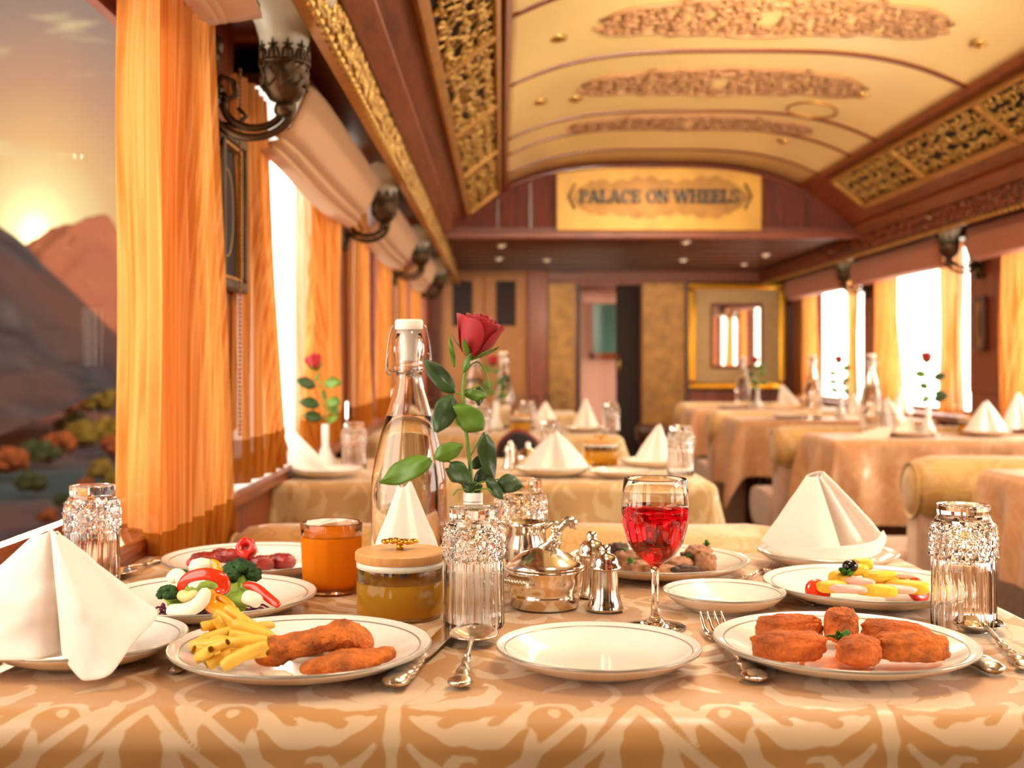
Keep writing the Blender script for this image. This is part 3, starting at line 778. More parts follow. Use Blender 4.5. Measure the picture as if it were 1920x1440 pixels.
# ================================================================== BENCHES
def bench(label, x0, x1, y, ztop, seat_dir=1, low=False, zr=None):
    t = thing('bench_seat', label, 'bench', ((x0+x1)/2, y, 0))
    w = (x1-x0)/2; r = .10
    mb = MB(); prof = [(0,-w),(r*.35,-w-.002),(r*.75,-w+.006),(r*.95,-w+.03),(r,-w+.07)]+[(r*(1+.012*math.sin(i)), -w+.07+(2*w-.14)*i/12) for i in range(1, 12)]+[(r,w-.07),(r*.95,w-.03),(r*.75,w-.006),(r*.35,w+.002),(0,w)]
    mb.lathe(prof, 40); mb.xf(Matrix.Translation((0, 0, ztop-r)) @ Matrix.Rotation(PI/2, 4, 'Y'))
    b = mb.build('bolster', M['bolster'], t)
    for s in (-1, 1): MB().tube([(s*(w-.006), r*.8*math.cos(a), ztop-r+r*.8*math.sin(a)) for a in [2*PI*i/30 for i in range(30)]], .004, 6, closed=True).build('piping', M['bolster'], b)
    MB().box(-w+.01, w-.01, -.06, .06, .12, ztop-r).build('backrest', M['seat'], t, bevel=.02, smooth=False)
    # seat cushion with rolled front
    pr = [(.055, .30), (.055, .455), (.12, .475), (.30, .48), (.42, .465), (.46, .43), (.465, .38), (.44, .33), (.40, .30)]
    cs = catmull([(a, b, 0) for a, b in pr], 24)
    mb = MB(); poly = [(p.x*seat_dir, p.y) for p in cs]
    mb.prism(poly if seat_dir < 0 else poly[::-1], lambda u, v, ww: (-w+ww, u, v), 2*w)
    mb.build('seat_cushion', M['seat'], t, bevel=.02, smooth=False)
    MB().box(-w+.02, w-.02, min(.03*seat_dir, .40*seat_dir), max(.03*seat_dir, .40*seat_dir), .03, .30).build('base', M['seat'], t, smooth=False, bevel=.01)
    return t
bench('gold satin upholstered bench just behind the laid front table', -.50, .53, 2.18, EYE-.30, -1)
bench('rounded bolster-back bench in the right aisle, behind the front table corner', 1.20, 2.16, 3.46, EYE-.275, 1)
bench('pink-seated bolster bench beside the orange draped table on the right', 1.16, 2.16, 5.02, EYE-.27, 1)
bench('farther bolster bench on the right, third from the end wall mirror', 1.14, 2.16, 6.5, EYE-.265, 1)
bench('farthest bolster bench on the right, below the gold mirror', 1.16, 2.16, 7.85, EYE-.265, 1)
# black velvet chair in the left row
ch = thing('round_chair', 'black velvet chair with red edging, its rounded back showing behind the second table', 'chair', (X(972, 4.0), 4.0, 0))
pts = [(-.075, .02), (-.07, .12), (-.05, .16), (0, .185), (.05, .16), (.07, .12), (.075, .02)]
poly = [(p.x*1.0, p.y) for p in catmull([(a, b, 0) for a, b in pts], 20)]
MB().prism([(u, .62+v) for u, v in poly][::-1], lambda u, v, w: (u, w-.02, v), .04).build('backrest', M['chairblack'], ch, bevel=.01)
MB().tube([(u*1.02, -.0, .62+v*1.02) for u, v in poly], .006, 6).build('edging', M['chairred'], ch)
MB().lathe([(0,.40),(.15,.40),(.17,.42),(.17,.45),(.15,.47),(0,.475)], 28, (0, .15-.35, 0)).build('seat', M['chairblack'], ch)
for sx in (-.1, .1):
    MB().tube([(sx*.6, 0, .64), (sx*.7, -.01, .45)], .012, 8).build('back_support', M['chairblack'], ch)
    for sy in (-.32, -.08): MB().tube([(sx, sy, .42), (sx*1.15, sy*1.03, 0)], [.014,.01], 8).build('leg', M['chairblack'], ch)
# leather stool by the gold panel
st = thing('leather_stool', 'dark brown leather drum stool at the foot of the gold panel by the doorway', 'stool', (X(1222, 8.4), 8.4, 0))
MB().lathe([(0,.60),(.085,.60),(.11,.585),(.118,.55),(.11,.5),(.1,.48)], 28).build('seat', plain('brown_leather', '#4a2416', .35, coat=.3), st)
MB().lathe([(.1,.48),(.04,.44),(.035,.1),(.1,.03),(.11,0),(0,0)], 24).build('pedestal', M['wood_dark'], st)

# ================================================================== TABLECLOTHS
W_, H_ = .50, .56
def capsule(u, v, x0, y0, x1, y1, r0, r1):
    dx, dy = x1-x0, y1-y0; L = dx*dx+dy*dy+1e-12
    t = np.clip(((u-x0)*dx+(v-y0)*dy)/L, 0, 1)
    return np.hypot(u-x0-t*dx, v-y0-t*dy)-(r0+(r1-r0)*t)
def stroke(u, v, P, rad, n=9):
    pts = catmull([(a, b, 0) for a, b in P], n); d = None; m = len(pts)
    for i in range(m-1):
        t0, t1 = i/(m-1), (i+1)/(m-1)
        c = capsule(u, v, pts[i].x, pts[i].y, pts[i+1].x, pts[i+1].y, rad(t0), rad(t1)); d = c if d is None else np.minimum(d, c)
    return d
leafr = lambda w: (lambda t: w*(math.sin(PI*min(1, t*.92+.06))**.8)+.0008)
tear = lambda w: (lambda t: w*(t**.6)*(1-t)**.25*1.25+.001)
def motif(u, v):
    a = np.abs(u); w1 = .0020*np.sin(v*95+a*40)+.0012*np.sin(v*210-a*70); w2 = .0020*np.sin(a*100+v*35)+.0011*np.sin(a*230+v*60)
    a = np.maximum(a+w1*np.minimum(1, a/.012), 0); v = v+w2; d = capsule(a, v, 0, -.20, 0, -.03, .006, .011)
    S = [([(0,-.03),(.012,.02),(.0,.09)], leafr(.020)), ([(.012,-.04),(.045,-.0),(.040,.07)], leafr(.016)), ([(.02,-.05),(.085,-.03),(.095,.035)], leafr(.019)),
         ([(.02,-.07),(.10,-.085),(.145,-.03)], leafr(.019)), ([(.015,-.10),(.08,-.145),(.14,-.115),(.135,-.08)], leafr(.013)),
         ([(.01,-.15),(.05,-.20),(.10,-.19),(.105,-.165),(.085,-.16)], lambda t: .011*(1-t*.45)), ([(.0,.11),(.03,.15),(.02,.20)], leafr(.012)),
         ([(.165,.09),(.20,.12),(.19,.165),(.165,.165)], lambda t: .010*(1-t*.5)), ([(.10,-.20),(.15,-.215),(.175,-.18)], leafr(.012)), ([(.19,-.10),(.215,-.06),(.20,-.02)], leafr(.009)), ([(.05,.20),(.075,.235),(.11,.225),(.115,.20)], lambda t: .009*(1-t*.5)), ([(.055,.085),(.075,.13),(.055,.165)], leafr(.014)), ([(.11,.055),(.13,.09),(.115,.12)], leafr(.012)), ([(.155,-.0),(.185,.03),(.185,.06)], leafr(.010))]
    for P, r in S: d = np.minimum(d, stroke(a, v, P, r, 8))
    for (x, y, r) in ((.022,.012,.006),(.0,.225,.009),(.062,-.115,.008),(.165,-.06,.009)): d = np.minimum(d, np.hypot(a-x, v-y)-r)
    # voids inside the palmette
    for P, w in (([(.13,-.045),(.10,-.075)], .004), ([(.09,.02),(.08,-.01)], .004), ([(.0,-.0),(.002,.05)], .005), ([(.055,-.01),(.07,.02)], .0045), ([(.05,-.075),(.09,-.065)], .0045)): d = np.maximum(d, -stroke(a, v, P, leafr(w), 5))
    return d
def damask_field(x, y):
    K = .82; x = x/K; y = y/K
    fu = (x+W_/2) % W_-W_/2; fv = (y+H_/2) % H_-H_/2
    gu = (x+W_) % W_-W_/2; gv = (y+H_) % H_-H_/2
    d = np.minimum(motif(fu, fv), motif(gu, gv))
    xb = W_/4*(1+np.cos(2*PI*fv/H_)); sl = np.abs(W_/4*2*PI/H_*np.sin(2*PI*fv/H_))
    q = (np.abs(fu)-xb)/np.sqrt(1+sl*sl)
    d = np.minimum(d, np.abs(np.abs(q+.0)-.017)-.0075)
    return (d+.0022)*K
def tablecloth(label, x0, x1, y0, y1, drop, res, mat, r=.028, px=0., py=0., wav=.012, flare=.05, name='tablecloth', lim=None, seed=1):
    l, rr_, f, b = lim or (drop,)*4
    xs = np.arange(x0-l, x1+rr_+res, res); ys = np.arange(y0-f, y1+b+res, res)
    U, V = np.meshgrid(xs, ys); pat = damask_field(U-px, V-py).astype(np.float32)
    qx = np.clip(U, x0, x1); qy = np.clip(V, y0, y1); dx = U-qx; dy = V-qy; d = np.hypot(dx, dy); dd = np.maximum(d, 1e-9)
    nx, ny = dx/dd, dy/dd; arc = r*PI/2
    th = np.clip(d/r, 0, PI/2); out = r*np.sin(th); dn = r*(1-np.cos(th)); hang = np.maximum(d-arc, 0)
    along = qx*1.0+qy*1.0+np.arctan2(ny, nx)*.12
    fo = wav*np.minimum(hang/.12, 1)*(np.sin(along*19+seed)+.6*np.sin(along*41+1.3*seed))
    out = out+hang*flare+fo*(hang > 0)
    corner = np.minimum(np.abs(nx), np.abs(ny))
    out = out+corner*hang*.22
    Z = ZT-dn-hang*(1-.02)
    Z = Z+np.where(d <= 0, .0006*np.sin(U*23+seed)*np.sin(V*19), 0)
    PX = qx+nx*out; PY = qy+ny*out
    h, w = U.shape; co = np.stack([PX, PY, Z], -1).reshape(-1, 3)
    co[:, 0] -= (x0+x1)/2; co[:, 1] -= (y0+y1)/2
    idx = np.arange(h*w).reshape(h, w)
    F = np.stack([idx[:-1,:-1], idx[:-1,1:], idx[1:,1:], idx[1:,:-1]], -1).reshape(-1, 4)
    me = bpy.data.meshes.new(name); me.from_pydata(co.tolist(), [], F.tolist()); me.update()
    at = me.attributes.new('pat', 'FLOAT', 'POINT'); at.data.foreach_set('value', pat.reshape(-1))
    me.polygons.foreach_set('use_smooth', [True]*len(me.polygons)); me.materials.append(mat)
    o = bpy.data.objects.new(name, me); COL.objects.link(o); o.location = ((x0+x1)/2, (y0+y1)/2, 0)
    return tag(o, label, 'tablecloth', None)
def table(label, x0, x1, y0, y1):
    cx, cy = (x0+x1)/2, (y0+y1)/2
    t = thing('dining_table', label, 'table', (cx, cy, 0)); m = .02
    MB().box(x0-cx+m, x1-cx-m, y0-cy+m, y1-cy-m, ZT-.035, ZT-.006).build('tabletop', M['wood'], t, smooth=False, bevel=.004)
    for sx in (-1, 1):
        for sy in (-1, 1):
            ax = sx*((x1-x0)/2-.09); ay = sy*((y1-y0)/2-.08)
            MB().tube([(ax, ay, 0), (ax, ay, ZT-.035)], .025, 10).build('leg', M['wood_dark'], t)
TB = [('front', -.605, .583, .995, 1.78), ]
tablecloth('peach damask tablecloth with large leaf scrolls covering the front table', -.600, .583, .99, 1.78, .33, .0028, M['damask'], lim=(.0,.30,.36,.14), px=.115, py=.80, wav=.006, flare=.03, r=.03)
table('dining table under the peach damask cloth in front', -.595, .58, 1.0, 1.77)
tablecloth('gold damask cloth of the second table on the left, below the white vase', -.545, .50, 2.86, 3.55, .24, .007, M['damask2'], lim=(.20,.26,.26,.1), px=-.1, py=2.8, wav=.010, flare=.10, seed=3)
table('second dining table on the left, beyond the gold satin bench', -.54, .49, 2.87, 3.54)
tablecloth('pale cloth of the third table in the left row', -.54, .46, 4.66, 5.3, .3, .012, M['damask2'], px=.1, py=.1, flare=.16, seed=5, lim=(.02,.3,.3,.1))
table('third dining table in the left row', -.53, .45, 4.67, 5.29)
tablecloth('pale cloth of the farthest table in the left row', -.54, .42, 6.5, 7.1, .3, .015, M['damask2'], px=.1, py=.1, flare=.12, seed=6, lim=(.02,.3,.3,.1))
table('farthest dining table in the left row', -.53, .41, 6.51, 7.09)
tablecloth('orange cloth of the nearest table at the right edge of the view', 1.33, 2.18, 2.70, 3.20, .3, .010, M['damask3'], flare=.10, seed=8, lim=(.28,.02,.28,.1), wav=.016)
table('nearest dining table at the right edge, only its corner in view', 1.34, 2.17, 2.71, 3.19)
tablecloth('pale gold cloth tinted with side-drop shadow on the right, set with a water bottle', 1.27, 2.18, 4.43, 4.86, .4, .010, M['damask3'], flare=.12, seed=9, lim=(.40,.02,.34,.1), wav=.018)
table('dining table on the right below the brightest window', 1.28, 2.17, 4.44, 4.85)
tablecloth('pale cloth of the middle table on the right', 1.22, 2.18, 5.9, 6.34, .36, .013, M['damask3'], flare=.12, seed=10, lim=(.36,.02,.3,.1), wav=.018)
table('middle dining table on the right', 1.23, 2.17, 5.91, 6.33)
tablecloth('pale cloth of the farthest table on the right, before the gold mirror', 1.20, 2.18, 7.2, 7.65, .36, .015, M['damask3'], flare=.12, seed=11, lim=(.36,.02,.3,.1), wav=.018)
table('farthest dining table on the right', 1.21, 2.17, 7.21, 7.64)
# ================================================================== TABLEWARE
Z0 = ZT+.0009
def plate(label, r, x, y, group=None, z=Z0):
    t = thing('plate', label, 'plate', (x, y, z), 0, group)
    s = r
    prof = [(0,.0),(.56*s,0),(.58*s,.0028),(.70*s,.0045),(.86*s,.0105),(.97*s,.0175),(s,.0200),(1.003*s,.0212),(.995*s,.0226),(.97*s,.0222),(.90*s,.0185),(.80*s,.0128),(.70*s,.0078),(.62*s,.0052),(.3*s,.0042),(0,.0042)]
    MB().lathe(prof, 96).build('dish', M['china'], t, auto=60)
    MB().lathe([(.908*s,.0191),(.9125*s,.0194),(.918*s,.0197),(.9185*s,.0199),(.912*s,.01965),(.908*s,.01925)], 96).build('rim_line', M['china_line'], t)
    MB().lathe([(1.0035*s,.0205),(1.0045*s,.0213),(.999*s,.0226),(.993*s,.0228),(.998*s,.0222)], 96).build('rim_edge', M['china_line'], t)
    return t
PF = plate('oval-looking white plate holding french fries and breaded fish', .124, -.191, 1.12)
PE = plate('empty small white plate at the centre front of the table', .097, .092, 1.113)
PC = plate('white plate with six breaded croquettes', .1245, .331, 1.135)
PN = plate('white side plate under the folded napkin at the lower left', .097, -.407, 1.15)
PS = plate('white plate of vegetable salad with broccoli', .124, -.340, 1.362)
PR_ = plate('white plate with dark red glazed pieces behind the salad plate', .124, -.342, 1.622)
PM = plate('white plate of roast meat slices behind the wine glass', .124, .215, 1.61)
PB = plate('empty little white plate right of the wine glass stem', .071, .262, 1.379)
PP = plate('white plate of yellow potato and tomato salad', .124, .446, 1.432)
PQ = plate('white side plate under the napkin at the far right of the front table', .098, .464, 1.668)

# folded napkins : an open sheet drawn up to a peak
def napkin(label, loc, loop, apex, curl=.05, closed=False, wr=.0025, seed=1, n=90, m=22, power=1.0, group=None, top=.10):
    L = catmull(loop, n, closed); c = sum(L, Vector())/len(L); ap = Vector(apex)
    def fn(u, v):
        b = L[min(round(u*n), len(L)-1)] if not closed else L[round(u*n) % n]
        a = ap+(b-c)*top; a.z = ap.z-.004*math.sin(u*9)
        t = v**power; p = a.lerp(b, t)
        d = (b-c); d.z = 0
        p = p+d*curl*math.sin(PI*v)*(.5+.5*math.sin(u*11+seed))
        nz = noise.noise(Vector((u*7, v*3, seed)))*wr*2.2+noise.noise(Vector((u*19, v*7, seed)))*wr
        dl = d.normalized() if d.length > 1e-6 else Vector((0,0,1))
        return p+dl*nz*v
    o = MB().grid(fn, n, m, cu=closed).build('folded_napkin', M['napkin'], solid=.0016, sub=1)
    o.location = loc
    return tag(o, label, 'napkin', group)
napkin('large folded white napkin with a hanging corner at the lower left', (-.407, 1.13, ZT+.006),
       [(.02,.045,.03),(-.06,.045,.02),(-.13,.01,.018),(-.135,-.04,.018),(-.08,-.068,.016),(-.02,-.074,.016),(.004,-.050,.018),(.008,-.062,.016),(.030,-.088,.006),(.046,-.1015,.0035),(.062,-.094,.010),(.074,-.045,.036),(.079,-.015,.050),(.04,.03,.034)],
       (-.014,-.034,.126), curl=.03, closed=True, wr=.0048, top=.12, power=.96)
napkin('folded white napkin with an open front fold, behind the potato salad plate', (.464, 1.668, ZT+.006),
       [(.030,.030,.02),(.018,.005,.018),(.030,-.020,.016),(.050,-.022,.016),(.058,.0,.02),(.072,.002,.024),(.076,-.010,.034),(.080,.010,.034),(.052,.045,.026),(0,.058,.02),(-.062,.034,.024),(-.094,-.004,.030),(-.072,-.040,.018),(-.03,-.064,.0165),(.004,-.066,.0165)],
       (-.016,-.002,.126), curl=.05, wr=.0018, top=.13, seed=3)
np_ = [o for o in COL.objects if o.get('label','').startswith('folded white napkin with an open')][0]
hm = catmull([(-.075,-.038,.0), (-.03,-.066,-.001), (.015,-.071,-.001), (.055,-.05,.004), (.079,-.012,.022), (.076,.02,.026)], 30)
MB().grid(lambda u, v: hm[round(u*30)]*(1-.05*v)+Vector((0, 0, .016+.020*v*math.sin(PI*min(1,u*1.15))**.5)), 30, 6).build('front_hem', M['napkin'], np_, solid=.0016)
napkin('tall narrow napkin peak standing in front of the water bottle', (-.1165, 1.43, ZT+.002),
       [(-.050,-.008,0),(-.02,-.026,0),(.01,-.020,0),(.034,-.026,0),(.056,-.004,0),(.03,.014,0),(-.02,.014,0)], (-.001,0,.140), closed=True, curl=.22, wr=.003, seed=6, power=.85, top=.14)

# ---------------- cut tumblers standing upside down
def cut_glass(label, x, y, h=.134, r=.034, group=None, rz=0.):
    t = thing('cut_glass_tumbler', label, 'drinking glass', (x, y, Z0), rz, group)
    nn = 96; mb = MB()
    prof = [(.95, 0), (.985, .003), (.985, .016), (.97, .045), (.965, .066), (.975, .075)]
    nb = 14
    prof += [(1.0-.0*i-(.055*max(0, i-9)/4. if i > 9 else 0)**1.0, .078+.034*i/(nb-1)) for i in range(nb)]
    prof += [(.88, .1155), (.80, .1205), (.78, .123), (.80, .1285), (.79, .134), (.66, .1343), (.55, .132), (0, .131)]
    prof = [(a*r, z*h/.134) for a, z in prof]
    def tri(q): q = q % 1.; return 2*min(q, 1-q)
    def mod(i, k, a):
        if 1 <= i <= 5: return 1-.028*abs(math.sin(a*8))
        if 6 <= i < 6+nb:
            u = a*16/(2*PI); v = (i-6)/(nb-1)*2.5
            return .955+.10*min(tri(u+v), tri(u-v))
        return 1.
    mb.lathe(prof, nn, mod=mod)
    mb.build('body', M['crystal'], t, smooth=False)
    inner = [(r*.93,.0004),(r*.87,.02),(r*.84,.06),(r*.80,.098),(r*.70,.104),(0,.105)]
    inner = [(a, z*h/.134) for a, z in inner]
    mi = MB().lathe(inner, nn)
    mi.f = [tuple(reversed(f)) for f in mi.f]
    # bottom ring closes the wall between the two surfaces
    b = [o for o in COL.objects if o.parent == t][-1]
    me = b.data; mm_ = MB(); mm_.v = [tuple(v.co) for v in me.vertices]; mm_.f = [tuple(p.vertices) for p in me.polygons]
    off = len(mm_.v); mm_.add(mi.v, mi.f)
    for k in range(nn): k2 = (k+1) % nn; mm_.f.append((k, off+k, off+k2, k2))
    m2 = bpy.data.meshes.new('body'); m2.from_pydata(mm_.v, [], mm_.f); m2.materials.append(M['crystal'])
    ninner = len(mi.f)
    sm = [False]*len(mm_.f)
    for q in range(len(mm_.f)-nn-ninner, len(mm_.f)-nn): sm[q] = True
    m2.polygons.foreach_set('use_smooth', sm); b.data = m2
    return t
G1 = cut_glass('upturned cut crystal tumbler standing nearest, in front of the white vase', -.0302, 1.29, .130)
def gl(label, x, y, h=1., group=None): return dup(G1, (x, y, Z0), label=label, group=group, scale=(1.03, 1.03, h), rz=R.uniform(0, 1))
gl('upturned cut crystal tumbler at far left in front of the mountain view', -.523, 1.50, 1.02)
gl('upturned cut crystal tumbler behind the silver creamer', .026, 1.565, 1.03)
gl('upturned cut crystal tumbler at right beside the potato salad plate', .506, 1.285, 1.03)

# ---------------- juice
t = thing('juice_glass', 'glass tumbler filled with bright orange juice', 'drinking glass', (-.2145, 1.48, Z0))
oc = lambda amp: (lambda i, k, a: 1-amp*abs(math.sin(a*6)))
MB().lathe([(0,0),(.030,0),(.034,.003),(.0365,.03),(.0385,.075),(.0395,.0872),(.0388,.0885),(.0376,.0872),(.0366,.072),(.0345,.03),(.0315,.010),(0,.009)], 72, mod=oc(.022)).build('glass', M['glass'], t)
MB().lathe([(0,.0070),(.034,.0075),(.0363,.016),(.0369,.030),(.0387,.0700),(.0380,.0722),(0,.0716)], 72, mod=oc(.022)).build('juice', M['juice'], t)
# ---------------- honey pot
def honey(label, x, y, sc=1., lidmat=None, group=None):
    t = thing('honey_pot', label, 'jar', (x, y, Z0), 0, group); t.scale = (sc,)*3
    MB().lathe([(0,0),(.046,0),(.0493,.003),(.0493,.060),(.0484,.0625),(.0474,.060),(.0474,.006),(.045,.0045),(0,.004)], 72).build('jar', M['glass'], t)
    MB().lathe([(0,.0036),(.0470,.0040),(.0495,.0055),(.0495,.0405),(.0486,.0412),(0,.0410)], 64).build('honey', M['honey'], t)
    mb = MB(); rr = random.Random(3)
    for i in range(9): mb.blob((rr.uniform(-.025,.025), rr.uniform(-.02,.02), .0415), .006, .004, .003, amp=.2, seed=i, nu=10, nv=6)
    mb.build('floating_spices', M['olive'], t)
    MB().lathe([(0,.0632),(.0500,.0632),(.0512,.065),(.0512,.0725),(.0495,.0745),(0,.0748)], 72).build('lid', M['lid_wood'], t, auto=40)
    MB().lathe([(.0478,.0555),(.0496,.056),(.0496,.0628),(.0478,.0632)], 60).build('seal_ring', M['plastic'], t)
    k = MB(); k.tube([(0,0,.0745),(0,0,.082)], .004, 12)
    for i in range(11):
        a = i*2.4; q = .004+.0016*i
        k.blob((q*math.cos(a), q*.55*math.sin(a), .0845+.0012*math.sin(i*2)), .0058, .0044, .0028, Quaternion((0,0,1), a), .25, 3, i, 12, 7)
    k.build('knob', M['goldknob'], t)
    return t
honey('clear honey pot with wooden lid and gold leaf knob on the front table', X(750, 1.345), 1.345)
# ---------------- swing-top bottle
def bottle(label, x, y, sc=1., full=True, group=None):
    t = thing('water_bottle', label, 'bottle', (x, y, Z0), 0, group); t.scale = (sc,)*3
    out = [(0,.0),(.044,.0),(.0485,.004),(.0492,.02),(.0492,.120),(.048,.142),(.044,.166),(.037,.195),(.0285,.225),(.0205,.253),(.0170,.268),(.0165,.278),(.0188,.2805),(.0188,.2835),(.0172,.286),(.0182,.292),(.0198,.305),(.0192,.316),(.0165,.324),(.0158,.330),(.0135,.3315),(.012,.330),(.0135,.318),(.0140,.290),(.0140,.27),(.0178,.253),(.0255,.225),(.034,.195),(.0412,.166),(.0452,.142),(.0464,.118),(.0464,.022),(.044,.012),(0,.008)]
    MB().lathe(out, 72).build('glass', M['glass'], t)
    if full: MB().lathe([(0,.0070),(.0450,.0112),(.0474,.022),(.0474,.118),(.0462,.142),(.0420,.166),(.0350,.195),(.0276,.2205),(0,.2200)], 64).build('water', M['water'], t)
    s = MB(); s.lathe([(0,.290),(.0095,.292),(.0125,.318),(.0125,.3315),(.0175,.3318),(.0182,.334),(.0182,.3425),(.0165,.345),(0,.3455)], 40)
    s.build('stopper', M['plastic'], t, auto=40)
    w = MB()
    for sg_ in (-1, 1):
        w.tube(catmull([(sg_*.0165, .0, .338), (sg_*.022, 0, .3345), (sg_*.0265, -.002, .315), (sg_*.0285, -.004, .292), (sg_*.0285, -.003, .276), (sg_*.0245, 0, .2735), (sg_*.0235, 0, .280)], 16), .0011, 6)
        w.tube(catmull([(sg_*.0175, 0, .2775), (sg_*.025, -.001, .279), (sg_*.027, -.003, .284), (sg_*.0275, -.004, .297), (sg_*.024, -.004, .302)], 10), .0009, 6)
    w.tube([(.0187*math.cos(2*PI*i/30), .0187*math.sin(2*PI*i/30), .2775) for i in range(30)], .0009, 6, closed=True)
    w.tube([(-.0175, 0, .338), (.0175, 0, .338)], .001, 6)
    w.build('wire_bail', M['steel_wire'], t)
    return t
BT = bottle('tall swing-top water bottle with white stopper behind the honey pot', -.1195, 1.52)
# ---------------- roses
def rose_head(t, c, s, tilt, seed=1, full=True):
    rr = random.Random(seed); mb = MB(); Q = Quaternion(Vector(tilt).normalized().cross(Vector((0,0,1)))*-1 if False else (1,0,0), 0)
    ax = Vector(tilt).normalized(); q = Vector((0,0,1)).rotation_difference(ax); c = Vector(c)
    N = 15 if full else 7
    for k in range(N):
        g = k/(N-1); a0 = k*2.4+.3; span = lerp(2.6, 2.0, g); r0 = lerp(.10, .50, g**.8); hh = lerp(1.02, .90, g)
        fl = lerp(.0, .22, g**2)
        def fn(u, v, a0=a0, span=span, r0=r0, hh=hh, fl=fl, g=g):
            w = math.sin(PI*clamp(.12+.80*v**.75, 0, 1))**.5 if v > 0 else .3
            a = a0+(u-.5)*span*(.35+.75*w)
            edge = abs(2*u-1)
            belly = math.sin(PI*clamp(.08+v*.62))**.8
            r = r0*(.25+.85*belly)+fl*v**4*1.0-(.04*edge*(1-g))
            z = hh*(v*(1-.10*edge**2.5*v))-.06*fl*v**6*8*(1-edge)
            r += .02*math.sin(7*u+k)*v
            return c+q @ Vector((r*math.cos(a)*s*.86, r*math.sin(a)*s*.86, z*s))
        mb.grid(fn, 10, 9)
    h = mb.build('rose_head', M['petal'], t, solid=s*.012, sub=1 if full else 0)
    sp = MB()
    for k in range(5):
        a = k*2*PI/5+.5
        def fn(u, v, a=a):
            w = .12*(1-v)**.6*math.sin(PI*clamp(v*.9+.12))**.4
            rr_ = .12+.36*math.sin(min(v, 1)*1.6)+.16*v**3
            return c+q @ Vector((rr_*math.cos(a+(u-.5)*w*6)*s, rr_*math.sin(a+(u-.5)*w*6)*s, (-.05+.42*v-.0*v*v)*s))
        sp.grid(fn, 4, 7)
    sp.blob(c+q @ Vector((0,0,-.03*s)), s*.11, s*.11, s*.09, amp=.05, nu=12, nv=8)
    sp.build('sepals', M['leaf_light'], h, solid=s*.012)
    return h
def leaf_grid(mb, base, tip, width, normal=(0,-1,0), curl=.2, fold=.25, nu=8, nv=12, serr=.04):
    b, tp = Vector(base), Vector(tip); d = tp-b; L = d.length; n = Vector(normal).normalized()
    s = d.cross(n).normalized(); n = s.cross(d).normalized()
    def fn(u, v):
        w = width*math.sin(PI*clamp(v**.82*.97+.015))**.75
        e = 2*u-1
        w *= 1+serr*math.sin(v*60)*abs(e)
        return b+d*v+s*(w*e*.5)+n*(fold*width*(abs(e)-.4)*-1*.6)+n*(curl*L*math.sin(PI*v)*.5)+n*(.03*L*math.sin(v*9+e*2))
    mb.grid(fn, nu, nv)
    mid = [fn(.5, i/10)+n*.0003 for i in range(11)]
    return fn
Yr = 1.45
def rp(px, py, dy=0.):    # a point of the rose spray, dy metres nearer or farther
    Y = Yr+dy; return (X(px, Y)+.035, dy, EYE+(680-py)*Y/2200-ZT)
v = thing('bud_vase', 'slender white bud vase behind the nearest cut tumbler', 'vase', (-.035, Yr, Z0))
MB().lathe([(0,0),(.026,0),(.028,.003),(.027,.02),(.020,.045),(.0135,.07),(.0122,.095),(.0122,.128),(.0114,.129),(.0105,.127),(.0105,.08),(.0,.06)], 48).build('body', M['ceramic'], v, auto=60)
MB().lathe([(.01235,.1175),(.01245,.1178),(.01245,.1183),(.01235,.1186)], 40).build('gilt_band', M['china_line'], v)
rs = thing('red_rose', 'long-stemmed red rose with dark leaves rising above the front table', 'flower', (-.035, Yr, Z0))
sm = MB()
stem = catmull([(.004,0,.07), rp(886,925), rp(880,860), rp(873,800), rp(868,740), rp(872,700), rp(878,668)], 30)
sm.tube(stem, [.0030-.0009*i/30 for i in range(31)], 10)
for P in ([rp(880,860), rp(895,832,-.004), rp(908,812,-.006)], [rp(868,742), rp(855,738), rp(850,735)], [rp(884,905), rp(868,885,-.004), rp(845,868,-.006), rp(812,862,-.008)],
          [rp(868,742), rp(885,730), rp(900,725)], [rp(872,700), rp(890,680), rp(905,688,.004), rp(916,715,.006), rp(918,730,.006)], [rp(886,915), rp(905,905,-.004), rp(935,900,-.004)], [rp(874,790), rp(862,800,-.003), rp(852,790,-.004)],
          [rp(886,925), rp(862,918,-.01), rp(850,930,-.012)], [rp(886,922), rp(915,918,-.01), rp(925,930,-.01)]):
    sm.tube(catmull(P, 10), .0011, 6)
sm.build('stem', M['stem'], rs)
LV = [((852,738),(796,674),36,0,.0), ((850,742),(818,812),46,-.004,.1), ((868,738),(914,745),24,.006,.3), ((905,808),(850,762),50,-.006,.1), ((908,812),(925,908),36,-.008,-.1), ((808,862),(712,905),48,-.010,.15),
      ((815,860),(868,836),34,-.012,.2), ((845,868),(880,910),36,-.006,.1), ((912,898),(942,938),26,-.006,.1), ((932,905),(980,912),36,-.008,.2), ((886,880),(912,852),22,.004,.1), ((890,905),(930,872),26,.010,.1), ((862,905),(835,880),22,.012,.1),
      ((900,725),(898,762),20,.010,.1), ((868,700),(882,664),14,-.008,.0), ((852,690),(842,632),10,.0,.1), ((872,925),(905,912),30,-.002,.3), ((886,922),(862,900),26,.008,.3)]
for i, (b, tp, w, dy, cu) in enumerate(LV):
    mb = MB(); ww = w*Yr/2200
    nm = Vector((.35*math.sin(i*2.1), -1, .45*math.cos(i*1.3)))
    leaf_grid(mb, rp(b[0], b[1], dy), rp(tp[0], tp[1], dy-.012*math.sin(i)), ww, nm, cu*.5)
    mb.build('leaf', M['leaf'] if i not in (5, 6, 3, 14, 15, 2) else M['leaf_light'], rs, solid=.0006)
rose_head(rs, rp(884,668), .054, (.32,-.10,1), 4)
